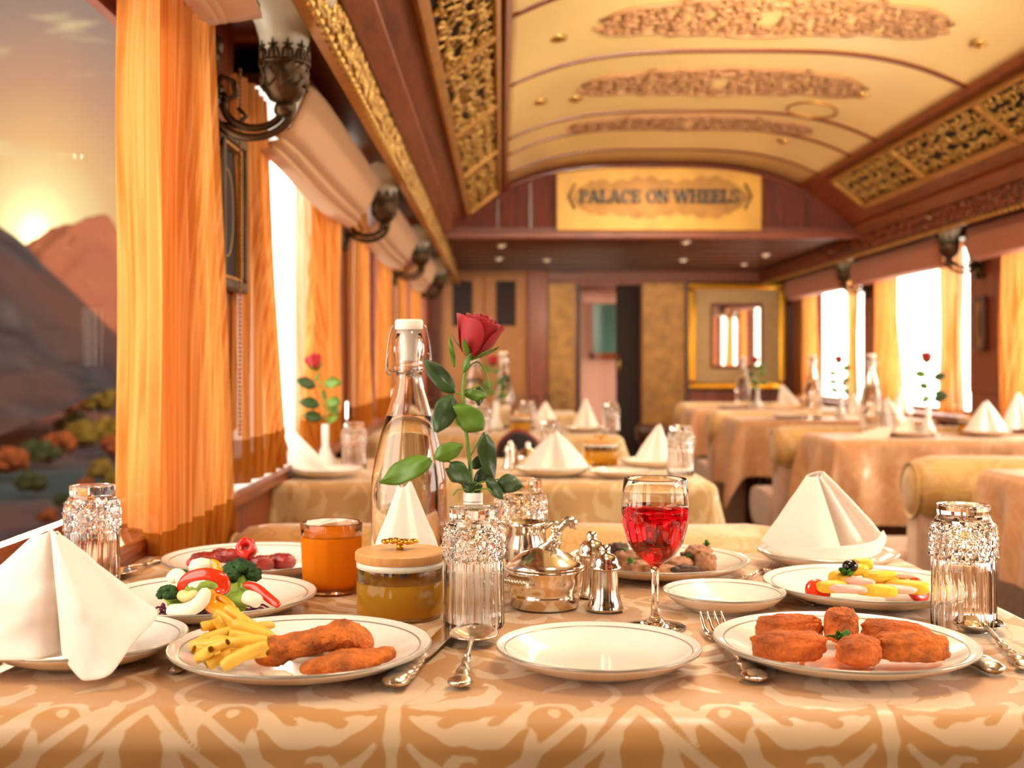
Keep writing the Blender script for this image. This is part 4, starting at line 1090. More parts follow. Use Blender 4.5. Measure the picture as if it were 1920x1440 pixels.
# simpler rose-in-vase sets further down the carriage
def small_rose(where, x, y, h=.31, seed=1, z=Z0, tilt=(0,0,1), leaves=9):
    v = thing('bud_vase', 'white bud vase '+where, 'vase', (x, y, z))
    MB().lathe([(0,0),(.028,0),(.033,.004),(.032,.018),(.018,.042),(.011,.06),(.0105,.12),(.009,.121),(.0085,.06),(0,.05)], 28).build('body', M['ceramic'], v)
    r_ = thing('red_rose', 'red rose in the vase '+where, 'flower', (x, y, z)); rr = random.Random(seed); tx = rr.uniform(-.02,.02)
    pts = catmull([(0,0,.06), (.006,0,.13), (tx, 0, .21), (tilt[0]*.05-.012, 0, h-.045)], 14)
    m = MB(); m.tube(pts, .0022, 8)
    lm = []
    for k in range(leaves):
        p = pts[5+(k*8)//leaves]; a = k*2.2+seed; q = Vector((math.cos(a)*.058, math.sin(a)*.03-.01, rr.uniform(-.01,.025)))
        m.tube([p, p+q*.35], .0014, 5); lm.append((p+q*.25, p+q*1.2))
    m.build('stem', M['stem'], r_)
    for k, (b, e) in enumerate(lm):
        l = MB(); leaf_grid(l, b, e, .036, (0,-1,.5), .1, nu=4, nv=7); l.build('leaf', M['leaf'] if k % 3 == 0 else M['leaf_light'], r_, solid=.0006)
    rose_head(r_, pts[-1], .046, tilt, seed, False)
small_rose('on the second left table, standing in the window light', X(610, 3.22), 3.22, .315, 3, tilt=(-.25,0,1))
small_rose('on the third left table, behind the big rose', X(930, 5.05), 5.05, .32, 5)
small_rose('on the right table below the brightest window', X(1740, 4.72), 4.72, .335, 6, tilt=(.1,0,1))
small_rose('on the middle right table', X(1577, 6.2), 6.2, .33, 7)
small_rose('on the farthest right table, in front of the gold mirror', X(1420, 7.5), 7.5, .33, 8)

# ---------------- wine glass
t = thing('wine_glass', 'stemmed wine glass half full of red drink', 'wine glass', (.168, 1.281, Z0))
bo = [(0,0),(.030,.0),(.0335,.001),(.0335,.0022),(.028,.0034),(.012,.0068),(.0052,.013),(.0040,.03),(.0040,.060),(.0058,.068),(.012,.0725),(.022,.0800),(.0305,.0935),(.0358,.113),(.0370,.128),(.0362,.146),(.0342,.162),(.0337,.163),(.0333,.162),(.0352,.146),(.0359,.128),(.0347,.113),(.0293,.0945),(.0205,.0815),(.010,.0755),(0,.0748)]
MB().lathe(bo, 72).build('glass', M['glass'], t)
MB().lathe([(0,.0740),(.0102,.0748),(.0209,.0810),(.0298,.0942),(.0352,.113),(.0364,.127),(.0360,.1325),(0,.1325)], 64).build('red_drink', M['wine'], t)
# ---------------- silver service
def shaker(label, x, y, sc=1.):
    t = thing('silver_shaker', label, 'shaker', (x, y, Z0)); t.scale = (sc,)*3
    MB().lathe([(0,0),(.0205,0),(.0222,.002),(.0222,.004),(.0195,.009),(.0170,.018),(.0158,.030),(.0152,.044),(.0150,.047)], 40).build('body', M['silver'], t, auto=50)
    MB().lathe([(.0150,.047),(.0185,.0485),(.0188,.0505),(.0158,.0525),(.0150,.058),(.0115,.0640),(.006,.0665),(.0065,.070),(.0062,.074),(.003,.0762),(0,.0765)], 40).build('domed_top', M['silver'], t)
    return t
SK = shaker('shiny silver shaker with domed top, nearest of the pair beside the wine glass', .1212, 1.372)
shaker('silver shaker half hidden behind the nearer shaker', .112, 1.455, 1.05)
t = thing('sugar_pot', 'round silver pot with tilted lid and curled finial in front of the creamer', 'pot', (X(1021, 1.392), 1.392, Z0))
MB().lathe([(0,0),(.036,0),(.0405,.002),(.0410,.010),(.0425,.013),(.0425,.016),(.0415,.0185),(.0435,.022),(.0450,.033),(.0452,.041),(.0468,.044),(.0468,.0462),(.0452,.0468),(.0440,.044),(.0430,.030),(.040,.012),(0,.01)], 64).build('bowl', M['silver'], t)
mb = MB(); mb.lathe([(.0462,0),(.0462,.002),(.040,.007),(.029,.015),(.018,.0205),(.010,.0225),(0,.023)], 56)
mb.xf(Matrix.Translation((0,0,.0470)))
ld = mb.build('lid', M['silver'], t, solid=.0012)
mb = MB()
mb.tube(catmull([(-.006,0,.068),(.004,-.004,.074),(.012,-.004,.084),(.020,-.002,.094),(.028,0,.101),(.034,0,.099),(.033,0,.092)], 18), [.0045,.005,.005,.0045,.004,.0036,.0034,.0036,.004,.0045,.005,.0055,.006,.006,.006,.0055,.005,.0045,.004], 10)
for i in range(7): mb.blob((.013+.003*math.sin(i*2), -.006+.002*math.cos(i*1.7), .073+i*.0035), .004, .004, .003, amp=.2, seed=i, nu=8, nv=6)
mb.build('finial', M['silver_orn'], ld)
mb = MB()
for i in range(13): a = PI*1.02+i*.075*1.1; mb.blob((.0535*math.cos(a)-.0, .0535*math.sin(a)*.98, .036), .0036, .0036, .003, amp=0, nu=8, nv=6)
mb.tube([(-.046,-.002,.036),(-.054,-.004,.036)], .002, 6); mb.build('beaded_handle', M['silver_orn'], t)
t = thing('creamer', 'small silver creamer with curved handle between the tumbler and the sugar pot', 'jug', (X(984, 1.478), 1.478, Z0))
MB().lathe([(0,0),(.020,0),(.0225,.003),(.018,.012),(.0235,.028),(.0275,.045),(.0258,.062),(.0215,.073),(.0235,.083),(.0262,.0885),(.0252,.089),(.020,.074),(.0245,.060),(.026,.045),(0,.02)], 40).build('body', M['silver'], t)
MB().tube(catmull([(.024,0,.080),(.036,-.003,.088),(.044,-.004,.082),(.043,-.003,.062),(.034,-.002,.046),(.025,0,.040)], 18), .0028, 8).build('handle', M['silver_orn'], t)
MB().prism([(-.020,.078),(-.037,.0925),(-.012,.086)], lambda u, v, w: (u, w-.006, v), .012).build('spout', M['silver'], t, bevel=.002)

# ---------------- cutlery (laid along +x in its own frame, head at +x)
def ornate(mb, x0, x1, w0, w1, z=.0035, th=.0022, n=22):
    def fn(u, v):
        a = 2*PI*v; s = u; w = lerp(w0, w1, s**1.5)*(1+.16*math.sin(s*16)+.10*math.sin(s*31)); w = w*(1 if s < .93 else math.sqrt(max(0, 1-((s-.93)/.07)**2))+.02)
        return (lerp(x0, x1, s), w*math.cos(a), z+(th+.0008*math.sin(s*24))*math.sin(a)*(1+.6*s))
    return mb.grid(fn, n*2, 12, cv=True, flip=True)
def spoon(label, x, y, rz, z=Z0, sc=1., mat='silver_orn', group=None):
    t = thing('spoon', label, 'spoon', (x, y, z), rz, group); t.scale = (sc,)*3
    def fn(u, v):   # bowl
        a = 2*PI*u; r = v; L = .030; W = .021
        e = 1-.12*math.cos(a)
        return (.075+L*r*math.cos(a), W*r*math.sin(a)*e, .0085-.0072*(1-r*r))
    m = MB().grid(fn, 40, 10, cu=True); m.build('bowl', M['silver'], t, solid=.0011)
    h = MB(); h.tube([(.048,0,.0085),(.035,0,.0082),(.015,0,.0065),(0,0,.005)], [.0026,.0022,.0022,.0028], 8)
    ornate(h, 0, -.075, .0032, .0088, .0042); h.build('handle', M[mat], t); return t
def fork(label, x, y, rz, z=Z0, sc=1., mat='silver', group=None):
    t = thing('fork', label, 'fork', (x, y, z), rz, group); t.scale = (sc,)*3
    m = MB()
    def fn(u, v): x_ = lerp(.035, .060, u); return (x_, (v-.5)*lerp(.006, .022, smooth(u*1.3)), .009-.006*math.sin(PI*clamp((x_-.03)/.065)))
    m.grid(fn, 10, 6)
    for k in range(4):
        yy = (k-1.5)*.0062
        m.tube([(.057, yy, .0035), (.072, yy, .0036), (.088, yy*.96, .008), (.098, yy*.94, .0125)], [.0021,.0018,.0014,.0007], 6)
    m.build('head', M['silver'], t, solid=.0010)
    h = MB(); h.tube([(.037,0,.0088),(.02,0,.008),(0,0,.005)], [.0026,.0022,.0028], 8); ornate(h, 0, -.08, .0032, .0092, .0042); h.build('handle', M[mat], t); return t
def knife(label, x, y, rz, z=Z0, sc=1., group=None):
    t = thing('knife', label, 'knife', (x, y, z), rz, group); t.scale = (sc,)*3
    m = MB(); P = [(.0,-.006),(.02,-.0075),(.08,-.0085),(.105,-.006),(.118,.004),(.112,.0075),(.02,.0075),(0,.006)]
    m.prism(P, lambda u, v, w: (u, v, .004+w), .0012); m.build('blade', M['silver'], t, smooth=False, bevel=.0004)
    h = MB()
    def fn(u, v):
        a = 2*PI*v; s = u; w = lerp(.0055, .0095, smooth(s*1.4))*(1+.10*math.sin(s*40)*(s < .8)); w = w*(1 if s < .9 else math.sqrt(max(0, 1-((s-.9)/.1)**2))+.01)
        w *= 1+.05*math.cos(a*4+s*20)
        return (-.085*s+.002, w*math.cos(a), .0054+w*.5*math.sin(a))
    h.grid(fn, 40, 16, cv=True, flip=True); h.build('handle', M['silver_orn'], t); return t
def tb(px, py): Y = .29*2200/(py-680); return X(px, Y), Y
def laid(fn_, label, head, tail, frac, **k):      # frac: share of the length on the head side of the origin
    hx, hy = tb(*head); tx, ty = tb(*tail); rz = math.atan2(hy-ty, hx-tx); f = frac
    return fn_(label, tx+(hx-tx)*f, ty+(hy-ty)*f, rz, **k)
laid(knife, 'silver knife with chased handle pointing away between the fish plate and the spoon', (846,1188), (741,1292), .42, sc=1.25)
laid(spoon, 'silver spoon with shell-tipped handle lying in front of the nearest tumbler', (892,1193), (862,1294), .42, sc=1.22)
laid(fork, 'fork half under the left rim of the croquette plate, handle towards the viewer', (1335,1180), (1418,1284), .45, sc=1.3)
laid(spoon, 'small handle end poking out at lower left of the fries plate', (380,1200), (318,1280), .5, sc=.8)
laid(knife, 'knife whose chased handle sticks out right of the croquette plate', (1700,1180), (1872,1272), .5, sc=1.2)
laid(spoon, 'round spoon with polished bowl at the right edge in front of the tumbler', (1815,1168), (1935,1268), .42, sc=1.2)
laid(fork, 'dark fork with four tines up between the meat plate and the potato plate', (1462,1068), (1368,1096), .45, sc=.7)
laid(spoon, 'golden spoon lying behind the far left tumbler', (232,1080), (300,1055), .42)
laid(spoon, 'pale spoon lying between the little plate and the potato plate', (1470,1118), (1530,1140), .5, sc=.45)
laid(fork, 'small fork tip showing above the left rim of the croquette plate', (1376,1143), (1440,1168), .6, sc=.4)
laid(fork, 'fork lying under the near edge of the salad plate by the fries', (452,1152), (520,1172), .6, sc=.4)
# menu card at the far left
mc = thing('menu_card', 'tall pale menu card leaning at the left edge behind the large napkin', 'menu', (-.578, 1.31, Z0), .15)
MB().prism([(-.05,0),(.024,0),(-.018,.10),(-.09,.10)], lambda u, v, w: (u, v*.25-.01+w*1., v*1.0), .002).build('front_leaf', M['paper'], mc, smooth=False)
MB().prism([(-.05,0),(.02,0),(-.02,.098),(-.09,.098)], lambda u, v, w: (u, .055-v*.25+w, v), .002).build('back_leaf', M['paper'], mc, smooth=False)
mb = MB()
for r_ in range(5):
    x_ = -.04
    for q in range(7):
        wd = R.uniform(.004,.009); z_ = .022+r_*.0055; mb.box(x_, x_+wd, z_*.25-.0115, z_*.25-.0105, z_, z_+.0016); x_ += wd+.002
        if x_ > .008: break
mb.build('printed_lines', M['ink'], mc, smooth=False)

# ================================================================== FOOD ON THE FRONT TABLE
def on(px, py, Y):      # point at distance Y seen there
    return Vector((X(px, Y), Y, EYE+(680-py)*Y/2200))
def q_xyz(rx=0, ry=0, rz=0):
    return Matrix.Rotation(rz, 3, 'Z').to_quaternion() @ Matrix.Rotation(ry, 3, 'Y').to_quaternion() @ Matrix.Rotation(rx, 3, 'X').to_quaternion()
def food(name, label, cat, mb, c, mat, group=None, **k):
    o = mb.build(name, mat, loc=tuple(c), **k); return tag(o, label, cat, group)
zp = Z0+.0045        # dish floor
# breaded fish : two long fillets
def fillet(label, pts, rs, seed, mat='crumb'):
    P = catmull(pts, 60); c = P[30].copy(); n = 60
    mb = MB()
    def fn(u, v):
        i = u*n; p = P[round(i)]; a = 2*PI*v; t = u
        k = (1-abs(2*t-1)**4.)**.5*(1+.16*math.sin(t*9+seed))+.02
        d = (P[min(round(i)+1, n)]-P[max(round(i)-1, 0)]).normalized(); s = d.cross(Vector((0,0,1))).normalized(); up = Vector((0,0,1))
        r = lerp(rs[0], rs[1], t)
        q = Vector((math.cos(a), math.sin(a), t*4)); w = 1+.17*noise.fractal(q*2.0+Vector((seed*3,0,0)), .8, 2, 4)+.07*noise.noise(q*12)+.04*noise.noise(q*25)
        return p-c+s*math.cos(a)*r*1.5*k*w+up*math.sin(a)*r*.8*k*w
    mb.grid(lambda u, v: fn(u, v), 60, 36, cv=True, flip=True)
    return food('breaded_fish', label, 'fried fish', mb, c, M[mat], 'breaded fish fillets')
Yp = 1.12
fillet('upper breaded fish fillet lying along the back, touching the fries', [(X(482,1.10),1.085,zp+.014),(X(560,1.10),1.10,zp+.020),(X(640,1.11),1.115,zp+.025),(X(700,1.11),1.118,zp+.017)], (.0155,.0150), 1)
fillet('lower breaded fish fillet at the front of the fries plate', [(X(562,1.05),1.052,zp+.009),(X(630,1.07),1.068,zp+.011),(X(690,1.09),1.085,zp+.0115),(X(740,1.10),1.098,zp+.014)], (.0105,.0105), 4)
mb = MB(); mb.blob((0,0,0), .024, .02, .0075, amp=.3, nu=20, nv=10); mb.blob((.04,.01,-.002), .016, .014, .005, amp=.3, seed=3, nu=16, nv=8)
mb.blob((-.02,-.095,-.0015), .014, .008, .004, amp=.3, seed=5, nu=14, nv=8)
food('creamy_slaw', 'white creamy sauce spooned behind the breaded fish', 'sauce', mb, (X(590,1.15), 1.155, zp+.004), M['cream_sauce'])
# fries
def fry(L, w, bend, seed):
    rr = random.Random(seed)
    def fn(u, v):
        k = round(v*8) % 8; a = k*PI/4+PI/8; e = 1 if .02 < u < .98 else .75
        x = (u-.5)*L; t = 1.08*e*lerp(1.1, .8, u)
        return (x, w*.5*t*math.copysign(min(1, abs(math.cos(a))*1.25), math.cos(a)), w*.5*t*math.copysign(min(1, abs(math.sin(a))*1.25), math.sin(a))+bend*(1-(2*u-1)**2))
    mb = MB().grid(fn, 8, 8, cv=True, flip=True); n = len(mb.v)
    mb.f.append(tuple(range(8))[::-1]); mb.f.append(tuple(n-8+i for i in range(8))); return mb
FR = [((405,1150),(470,1195),1.125,.009),((425,1142),(470,1170),1.14,.0085),((378,1175),(412,1166),1.12,.008),((372,1205),(440,1180),1.11,.0095),((362,1210),(450,1202),1.075,.0095),((440,1205),(500,1200),1.065,.0095),((395,1185),(455,1172),1.13,.009),
      ((440,1170),(512,1195),1.115,.009),((452,1160),(505,1188),1.125,.009),((478,1180),(512,1172),1.14,.008),((385,1195),(455,1190),1.12,.009),((372,1235),(425,1205),1.05,.009),((398,1238),(402,1212),1.05,.009),((420,1248),(500,1210),1.035,.010),
      ((378,1228),(395,1218),1.045,.009),((410,1225),(470,1222),1.075,.009),((388,1245),(430,1225),1.04,.009),((450,1232),(500,1225),1.06,.008),((430,1235),(470,1215),1.05,.009),((365,1218),(400,1228),1.06,.008),((412,1215),(490,1215),1.10,.009),((400,1200),(480,1212),1.09,.009),((430,1190),(490,1198),1.10,.009),((405,1158),(430,1198),1.12,.008)]
for i, (a, b, Y, w) in enumerate(FR):
    A, B = on(a[0], a[1], Y), on(b[0], b[1], Y-.012*math.sin(i*1.9)); L = (B-A).length*1.08
    mb = fry(L, w, .0015*math.sin(i*3), i); d = (B-A).normalized(); q = Vector((1,0,0)).rotation_difference(d)
    c = (A+B)/2; c.z = max(c.z, zp+w*.6+abs(d.z)*L*.5)
    o = food('french_fry', 'golden french fry in the small heap left of the breaded fish', 'french fry', mb, c, M['fry'], 'french fries on the front plate', auto=50)
    o.rotation_mode = 'QUATERNION'; o.rotation_quaternion = q
# croquettes
CR = [((1480,1176),1.185,.034,.0125,.0125,.06,'at the back left'), ((1479,1211),1.095,.0345,.014,.0135,-.02,'at the front left'), ((1577,1172),1.175,.0185,.0165,.0165,1.2,'at the back middle, behind the parsley'), ((1611,1220),1.082,.0205,.0155,.0135,.35,'at the front middle, in front of the parsley'),
      ((1681,1186),1.165,.0335,.0125,.0115,-.02,'at the back right'), ((1707,1213),1.09,.0335,.0145,.0135,-.10,'at the front right, with pale patches')]
for i, (p, Y, a, b, c_, rz, wh) in enumerate(CR):
    mb = MB(); mb.blob((0,0,0), a, b, c_, amp=.13, fr=2.6, seed=i+2, nu=64, nv=40, crust=.035, e=.62, e2=.75)
    zc = on(p[0], p[1], Y).z
    o = food('breaded_croquette', 'crisp breaded croquette '+wh+' of its plate', 'croquette', mb, (X(p[0], Y), Y, max(zp+c_*.96, min(zc, zp+c_*1.6))), M['crumb2'] if i != 5 else M['crumb'], 'croquettes on the right plate', sub=1)
    o.rotation_euler = (0, .12 if i == 4 else 0, rz)
mb = MB(); mb.blob((0,0,0), .032, .040, .0022, amp=.25, nu=30, nv=8); food('orange_dip', 'pool of orange sauce between the croquettes', 'sauce', mb, (X(1560,1.10), 1.10, zp+.0005), M['sauce'])
def sprig(label, c, s, seed, cat='herb'):
    rr = random.Random(seed); mb = MB()
    for i in range(16):
        a = rr.uniform(0, 6.28); e = rr.uniform(.2, 1.2); d = Vector((math.cos(a)*math.cos(e), math.sin(a)*math.cos(e), math.sin(e)))*s*rr.uniform(.5, 1)
        leaf_grid(mb, (0,0,0), d, s*.55, (math.sin(a), -math.cos(a), 1), .3, nu=4, nv=5, serr=.3)
    return food('parsley_sprig', label, cat, mb, c, M['parsley'], solid=.0004)
sprig('green parsley sprig in the middle of the croquettes', on(1577,1200,1.115), .014, 4)
sprig('parsley sprig on top of the potato salad', on(1588,1078,1.40), .016, 7)
# vegetable salad
def broc(label, base, top, r, seed):
    t = thing('broccoli_floret', label, 'broccoli', tuple(base)); d = Vector(top)-Vector(base); rr = random.Random(seed)
    m = MB(); m.tube([(0,0,0), d*.5, d*.9], [r*.30, r*.32, r*.42], 10)
    for i in range(6):
        a = i*1.05; m.tube([d*.4, d*.75+Vector((math.cos(a), math.sin(a), .2))*r*.5], [r*.16, r*.2], 7)
    m.build('stalk', M['stalk'], t)
    m = MB()
    for i in range(26):
        a = rr.uniform(0, 6.28); e = rr.uniform(-.15, 1.5); v_ = Vector((math.cos(a)*math.cos(e), math.sin(a)*math.cos(e), math.sin(e)*.75))*r*.72
        m.blob(d+v_, r*.40, r*.40, r*.34, amp=.35, fr=4, seed=i+seed, nu=14, nv=9)
    m.build('crown', M['broc'], t); return t
broc('large dark broccoli floret at the top right of the vegetable salad', on(450,1148,1.30), on(452,1078,1.335), .021, 2)
broc('broccoli floret at the left of the vegetable salad, its head towards the viewer', on(330,1140,1.33), on(316,1115,1.30), .0125, 5)
broc('small broccoli floret behind the left egg slice', on(352,1110,1.40), on(342,1082,1.40), .010, 8)
def strip(name, label, cat, pts, w, th, mat, nrm=(0,0,1), tw=0.):
    P = catmull(pts, 20); c = P[10].copy()
    def fn(u, v):
        i = round(u*20); p = P[i]; d = (P[min(i+1, 20)]-P[max(i-1, 0)]).normalized(); s = d.cross(Vector(nrm)).normalized(); n_ = s.cross(d)
        k = (1-abs(2*u-1)**3.5)**.5+.03; a = 2*PI*v
        return p-c+s*math.cos(a)*w*.5*k+n_*math.sin(a)*th*.5*k
    mb = MB().grid(fn, 20, 12, cv=True, flip=True); return food(name, label, cat, mb, c, M[mat])
strip('red_pepper_strip', 'broad glossy red pepper arch across the middle of the salad', 'pepper', [on(333,1112,1.30), on(350,1085,1.295), on(385,1076,1.29), on(415,1085,1.29), on(420,1105,1.29), on(402,1110,1.28)], .014, .006, 'pepper', (0,-1,.6))
strip('red_pepper_strip', 'red pepper strip slanting down at the right of the salad', 'pepper', [on(455,1095,1.31), on(480,1102,1.30), on(505,1122,1.29), on(525,1137,1.28)], .010, .005, 'pepper', (0,-1,.6))
strip('orange_pepper_strip', 'orange pepper strip curving at the front of the salad', 'pepper', [on(398,1105,1.275), on(392,1128,1.27), on(410,1142,1.268), on(450,1148,1.265)], .015, .006, 'pepper_y', (0,-1,.6))
strip('orange_pepper_strip', 'orange pepper strip standing behind the red pepper arch', 'pepper', [on(390,1055,1.36), on(405,1062,1.355), on(411,1080,1.35)], .012, .005, 'pepper_y', (0,-1,.3))
strip('orange_pepper_strip', 'thin orange pepper strip running right of the front pepper', 'pepper', [on(400,1115,1.28), on(425,1128,1.275), on(442,1146,1.27)], .008, .005, 'pepper_y', (0,-1,.6))
strip('egg_slice', 'curved boiled egg white slice at the lower left of the salad', 'egg', [on(312,1142,1.275), on(345,1145,1.268), on(375,1130,1.265), on(388,1102,1.27)], .017, .010, 'egg', (0,-1,.6))
strip('egg_slice', 'pale egg piece beneath the red pepper arch', 'egg', [on(335,1112,1.295), on(352,1120,1.29), on(372,1112,1.29)], .013, .010, 'yolk', (0,-1,.6))
strip('radish_wedge', 'white wedge with a pink edge at the right of the salad', 'radish', [on(455,1118,1.285), on(472,1122,1.28), on(490,1132,1.28)], .016, .009, 'egg', (0,-1,.6))
mb = MB(); mb.lathe([(0,0),(.006,0),(.007,.008),(.013,.010),(.0145,.014),(.011,.021),(0,.024)], 24); food('button_mushroom', 'whole pale mushroom resting at the back of the salad', 'mushroom', mb, on(377,1084,1.36), M['egg'])
strip('egg_slice', 'pale boiled egg piece at the left back of the salad', 'egg', [on(318,1092,1.34), on(330,1078,1.345), on(345,1090,1.34)], .016, .008, 'egg', (0,-1,.6))
mb = MB(); rr = random.Random(5)
for i in range(60):
    a = rr.uniform(0, 6.28); q = rr.uniform(0, 1)**.6; x_, y_ = .062*q*math.cos(a), .045*q*math.sin(a); b_ = rr.uniform(0, 3.1)
    dx, dy = .014*math.cos(b_), .014*math.sin(b_)
    mb.tube(catmull([(x_-dx, y_-dy, .002), (x_, y_, .006+rr.uniform(0,.007)), (x_+dx, y_+dy*.5, .002)], 5), .0013, 5)
o = food('purple_cabbage', 'shredded purple cabbage bed under the vegetable salad', 'cabbage', mb, (X(392,1.32), 1.318, zp+.001), M['cabbage']); o['kind'] = 'stuff'
mb = MB()
for (px, py, Y, s) in ((395,1112,1.31,.018),(430,1115,1.315,.018),(360,1120,1.32,.016),(415,1100,1.33,.016),(450,1125,1.30,.012),(330,1125,1.325,.012)):
    c = on(px, py, Y); mb.blob((c.x-X(395,1.31), c.y-1.31, c.z-(zp+.014)), s, s*.8, s*.7, amp=.35, seed=int(px), nu=16, nv=10)
o = food('chopped_greens', 'chopped pale green vegetables heaped inside the salad', 'greens', mb, (X(395,1.31), 1.31, zp+.014), M['stalk']); o['kind'] = 'stuff'
# red glazed plate
def lump(name, label, cat, px, py, Y, rx, ry, rz_, mat, rot=0., amp=.16, seed=1, fr=2.5, group=None, e=.8):
    mb = MB(); mb.blob((0,0,0), rx, ry, rz_, amp=amp, fr=fr, seed=seed, nu=36, nv=22, e=e, e2=e, crust=.03 if 'meat' in name else 0)
    z = max(on(px, py, Y).z, zp+rz_*.9); o = food(name, label, cat, mb, (X(px, Y), Y, z), M[mat], group); o.rotation_euler = (0, 0, rot); return o
lump('glazed_meat_piece', 'dark red glazed meat piece at the left of the rear plate', 'meat', 385,1047,1.60,.020,.012,.0085,'redmeat',.1,seed=2)
lump('glazed_meat_piece', 'long dark red meat piece left of the red pepper roll', 'meat', 425,1042,1.63,.024,.012,.010,'redmeat',-.1,seed=3)
lump('glazed_meat_piece', 'dark red meat piece right of the red pepper roll', 'meat', 492,1056,1.59,.016,.013,.0105,'redmeat',.3,seed=4)
lump('glazed_meat_piece', 'wrinkled dark red meat piece at the right end of the rear plate', 'meat', 528,1052,1.61,.020,.013,.0105,'redmeat',-.3,seed=5)
lump('glazed_meat_piece', 'small dark red piece in the middle of the rear plate', 'meat', 458,1058,1.60,.013,.010,.008,'redmeat',.6,seed=8)
mb = MB(); mb.lathe([(.004,-.012),(.0115,-.013),(.0135,-.006),(.0138,.004),(.0125,.0125),(.010,.0145),(.006,.013),(.0042,.006),(.004,-.012)], 30, mod=lambda i, k, a: 1+.07*math.sin(a*5+i))
mb.xf(Matrix.Rotation(1.05, 4, 'X')); c = on(463,1030,1.60); food('pepper_roll', 'round red pepper roll with a hole standing on the dark red pieces', 'pepper', mb, (c.x, c.y, c.z), M['tomato'])
lump('tomato_piece', 'bright red tomato wedge at the left of the dark red pieces', 'tomato', 366,1055,1.59,.012,.007,.006,'tomato',.4,seed=6,amp=.05)
# roast meat plate
MT = [(1200,1064,1.585,.024,.013,.009,'meat',.3),(1230,1052,1.60,.022,.012,.010,'meat',-.2),(1268,1058,1.58,.020,.012,.010,'meat',.1),(1298,1050,1.60,.018,.011,.012,'meat_dark',.5),(1322,1056,1.585,.015,.011,.014,'meat',-.5),(1180,1050,1.62,.020,.013,.013,'meat',.2),(1160,1032,1.64,.014,.010,.010,'meat_dark',.5),(1310,1034,1.60,.018,.010,.0085,'meat',.2),(1240,1068,1.565,.022,.010,.007,'meat',0),(1285,1070,1.56,.020,.009,.007,'meat_dark',.1)]
wh = ['at the front left, nearest the shakers','behind the wine glass bowl','just right of the wine glass stem','with charred edge right of centre','upright at the right end','at the back left','dark and charred at the far back left','lying on top at the right','flat at the front behind the stem','charred flat at the front right']
for i, (px, py, Y, a, b, c_, m_, rz) in enumerate(MT):
    lump('roast_meat_slice', 'slice of roast meat '+wh[i]+' of its plate', 'meat', px, py, Y, a, b, c_, m_, rz, .28, i+20, 2.2, 'roast meat slices', .7)
for i, (px, py, Y) in enumerate(((1326,1022,1.60),(1290,1046,1.59),(1182,1056,1.57),(1170,1036,1.62))):
    sprig('green herb sprinkled on the roast meat, '+('at its top right','near its middle','at its front left','beside the dark back piece')[i], on(px, py, Y), .009, i)
# potato salad
PT = [(1560,1100,1.385,.018,.009,.007,'potato',.1),(1640,1106,1.375,.026,.009,.007,'potato',-.5),(1700,1100,1.395,.026,.010,.008,'potato',-.45),(1605,1068,1.41,.015,.009,.007,'potato',.2),(1650,1080,1.405,.022,.009,.006,'potato',.25),(1618,1058,1.42,.012,.009,.007,'potato',.1),(1575,1082,1.41,.016,.009,.008,'potato',.6),(1660,1090,1.41,.018,.009,.007,'potato',-.3)]
pw_ = ['at the front left','long and blackened at the front middle','at the right','in the middle of the top','lying across the centre','perched at the very top','at the left behind the tomato half','half hidden under the onion']
for i, (px, py, Y, a, b, c_, m_, rz) in enumerate(PT):
    lump('potato_wedge', 'yellow potato wedge '+pw_[i]+' of the potato salad', 'potato', px, py, Y, a, b, c_, m_, rz, .08, i+40, 2., 'potato wedges', .6)
lump('pickled_onion', 'pink onion petal at the front left of the potato salad', 'onion', 1590,1104,1.37,.022,.010,.005,'onion',-.3,.08,50)
lump('pickled_onion', 'pink onion petal leaning at the centre of the potato salad', 'onion', 1612,1092,1.385,.018,.008,.006,'onion',-.5,.08,51)
lump('pickled_onion', 'long pink onion petal at the right of the potato salad', 'onion', 1672,1104,1.375,.028,.009,.005,'onion',-.35,.08,52)
lump('pickled_onion', 'pale onion petal over the right potato wedges', 'onion', 1680,1078,1.41,.022,.008,.004,'onion',-.4,.08,53)
lump('black_olive', 'shiny black olive on top of the potato salad', 'olive', 1594,1062,1.405,.010,.0085,.008,'olive',.3,.03,54,e=1)
def halftom(label, px, py, Y, rot):
    t = thing('cherry_tomato_half', label, 'tomato', (X(px, Y), Y, zp+.007), rot, 'cherry tomato halves'); t.rotation_euler = (1.0, 0, rot); t.scale = (1.25,)*3
    MB().lathe([(0,0),(.006,.001),(.0105,.004),(.0125,.009),(.0122,.011),(0,.0112)], 28).build('skin', M['tomato'], t)
    MB().lathe([(0,.0118),(.008,.0118),(.0115,.0114),(.012,.0108)], 28).build('cut_face', M['pepper'], t)
halftom('cherry tomato half at the left of the potato salad', 1526, 1095, 1.40, .2)
halftom('cherry tomato half at the right of the potato salad', 1709, 1092, 1.41, .6)

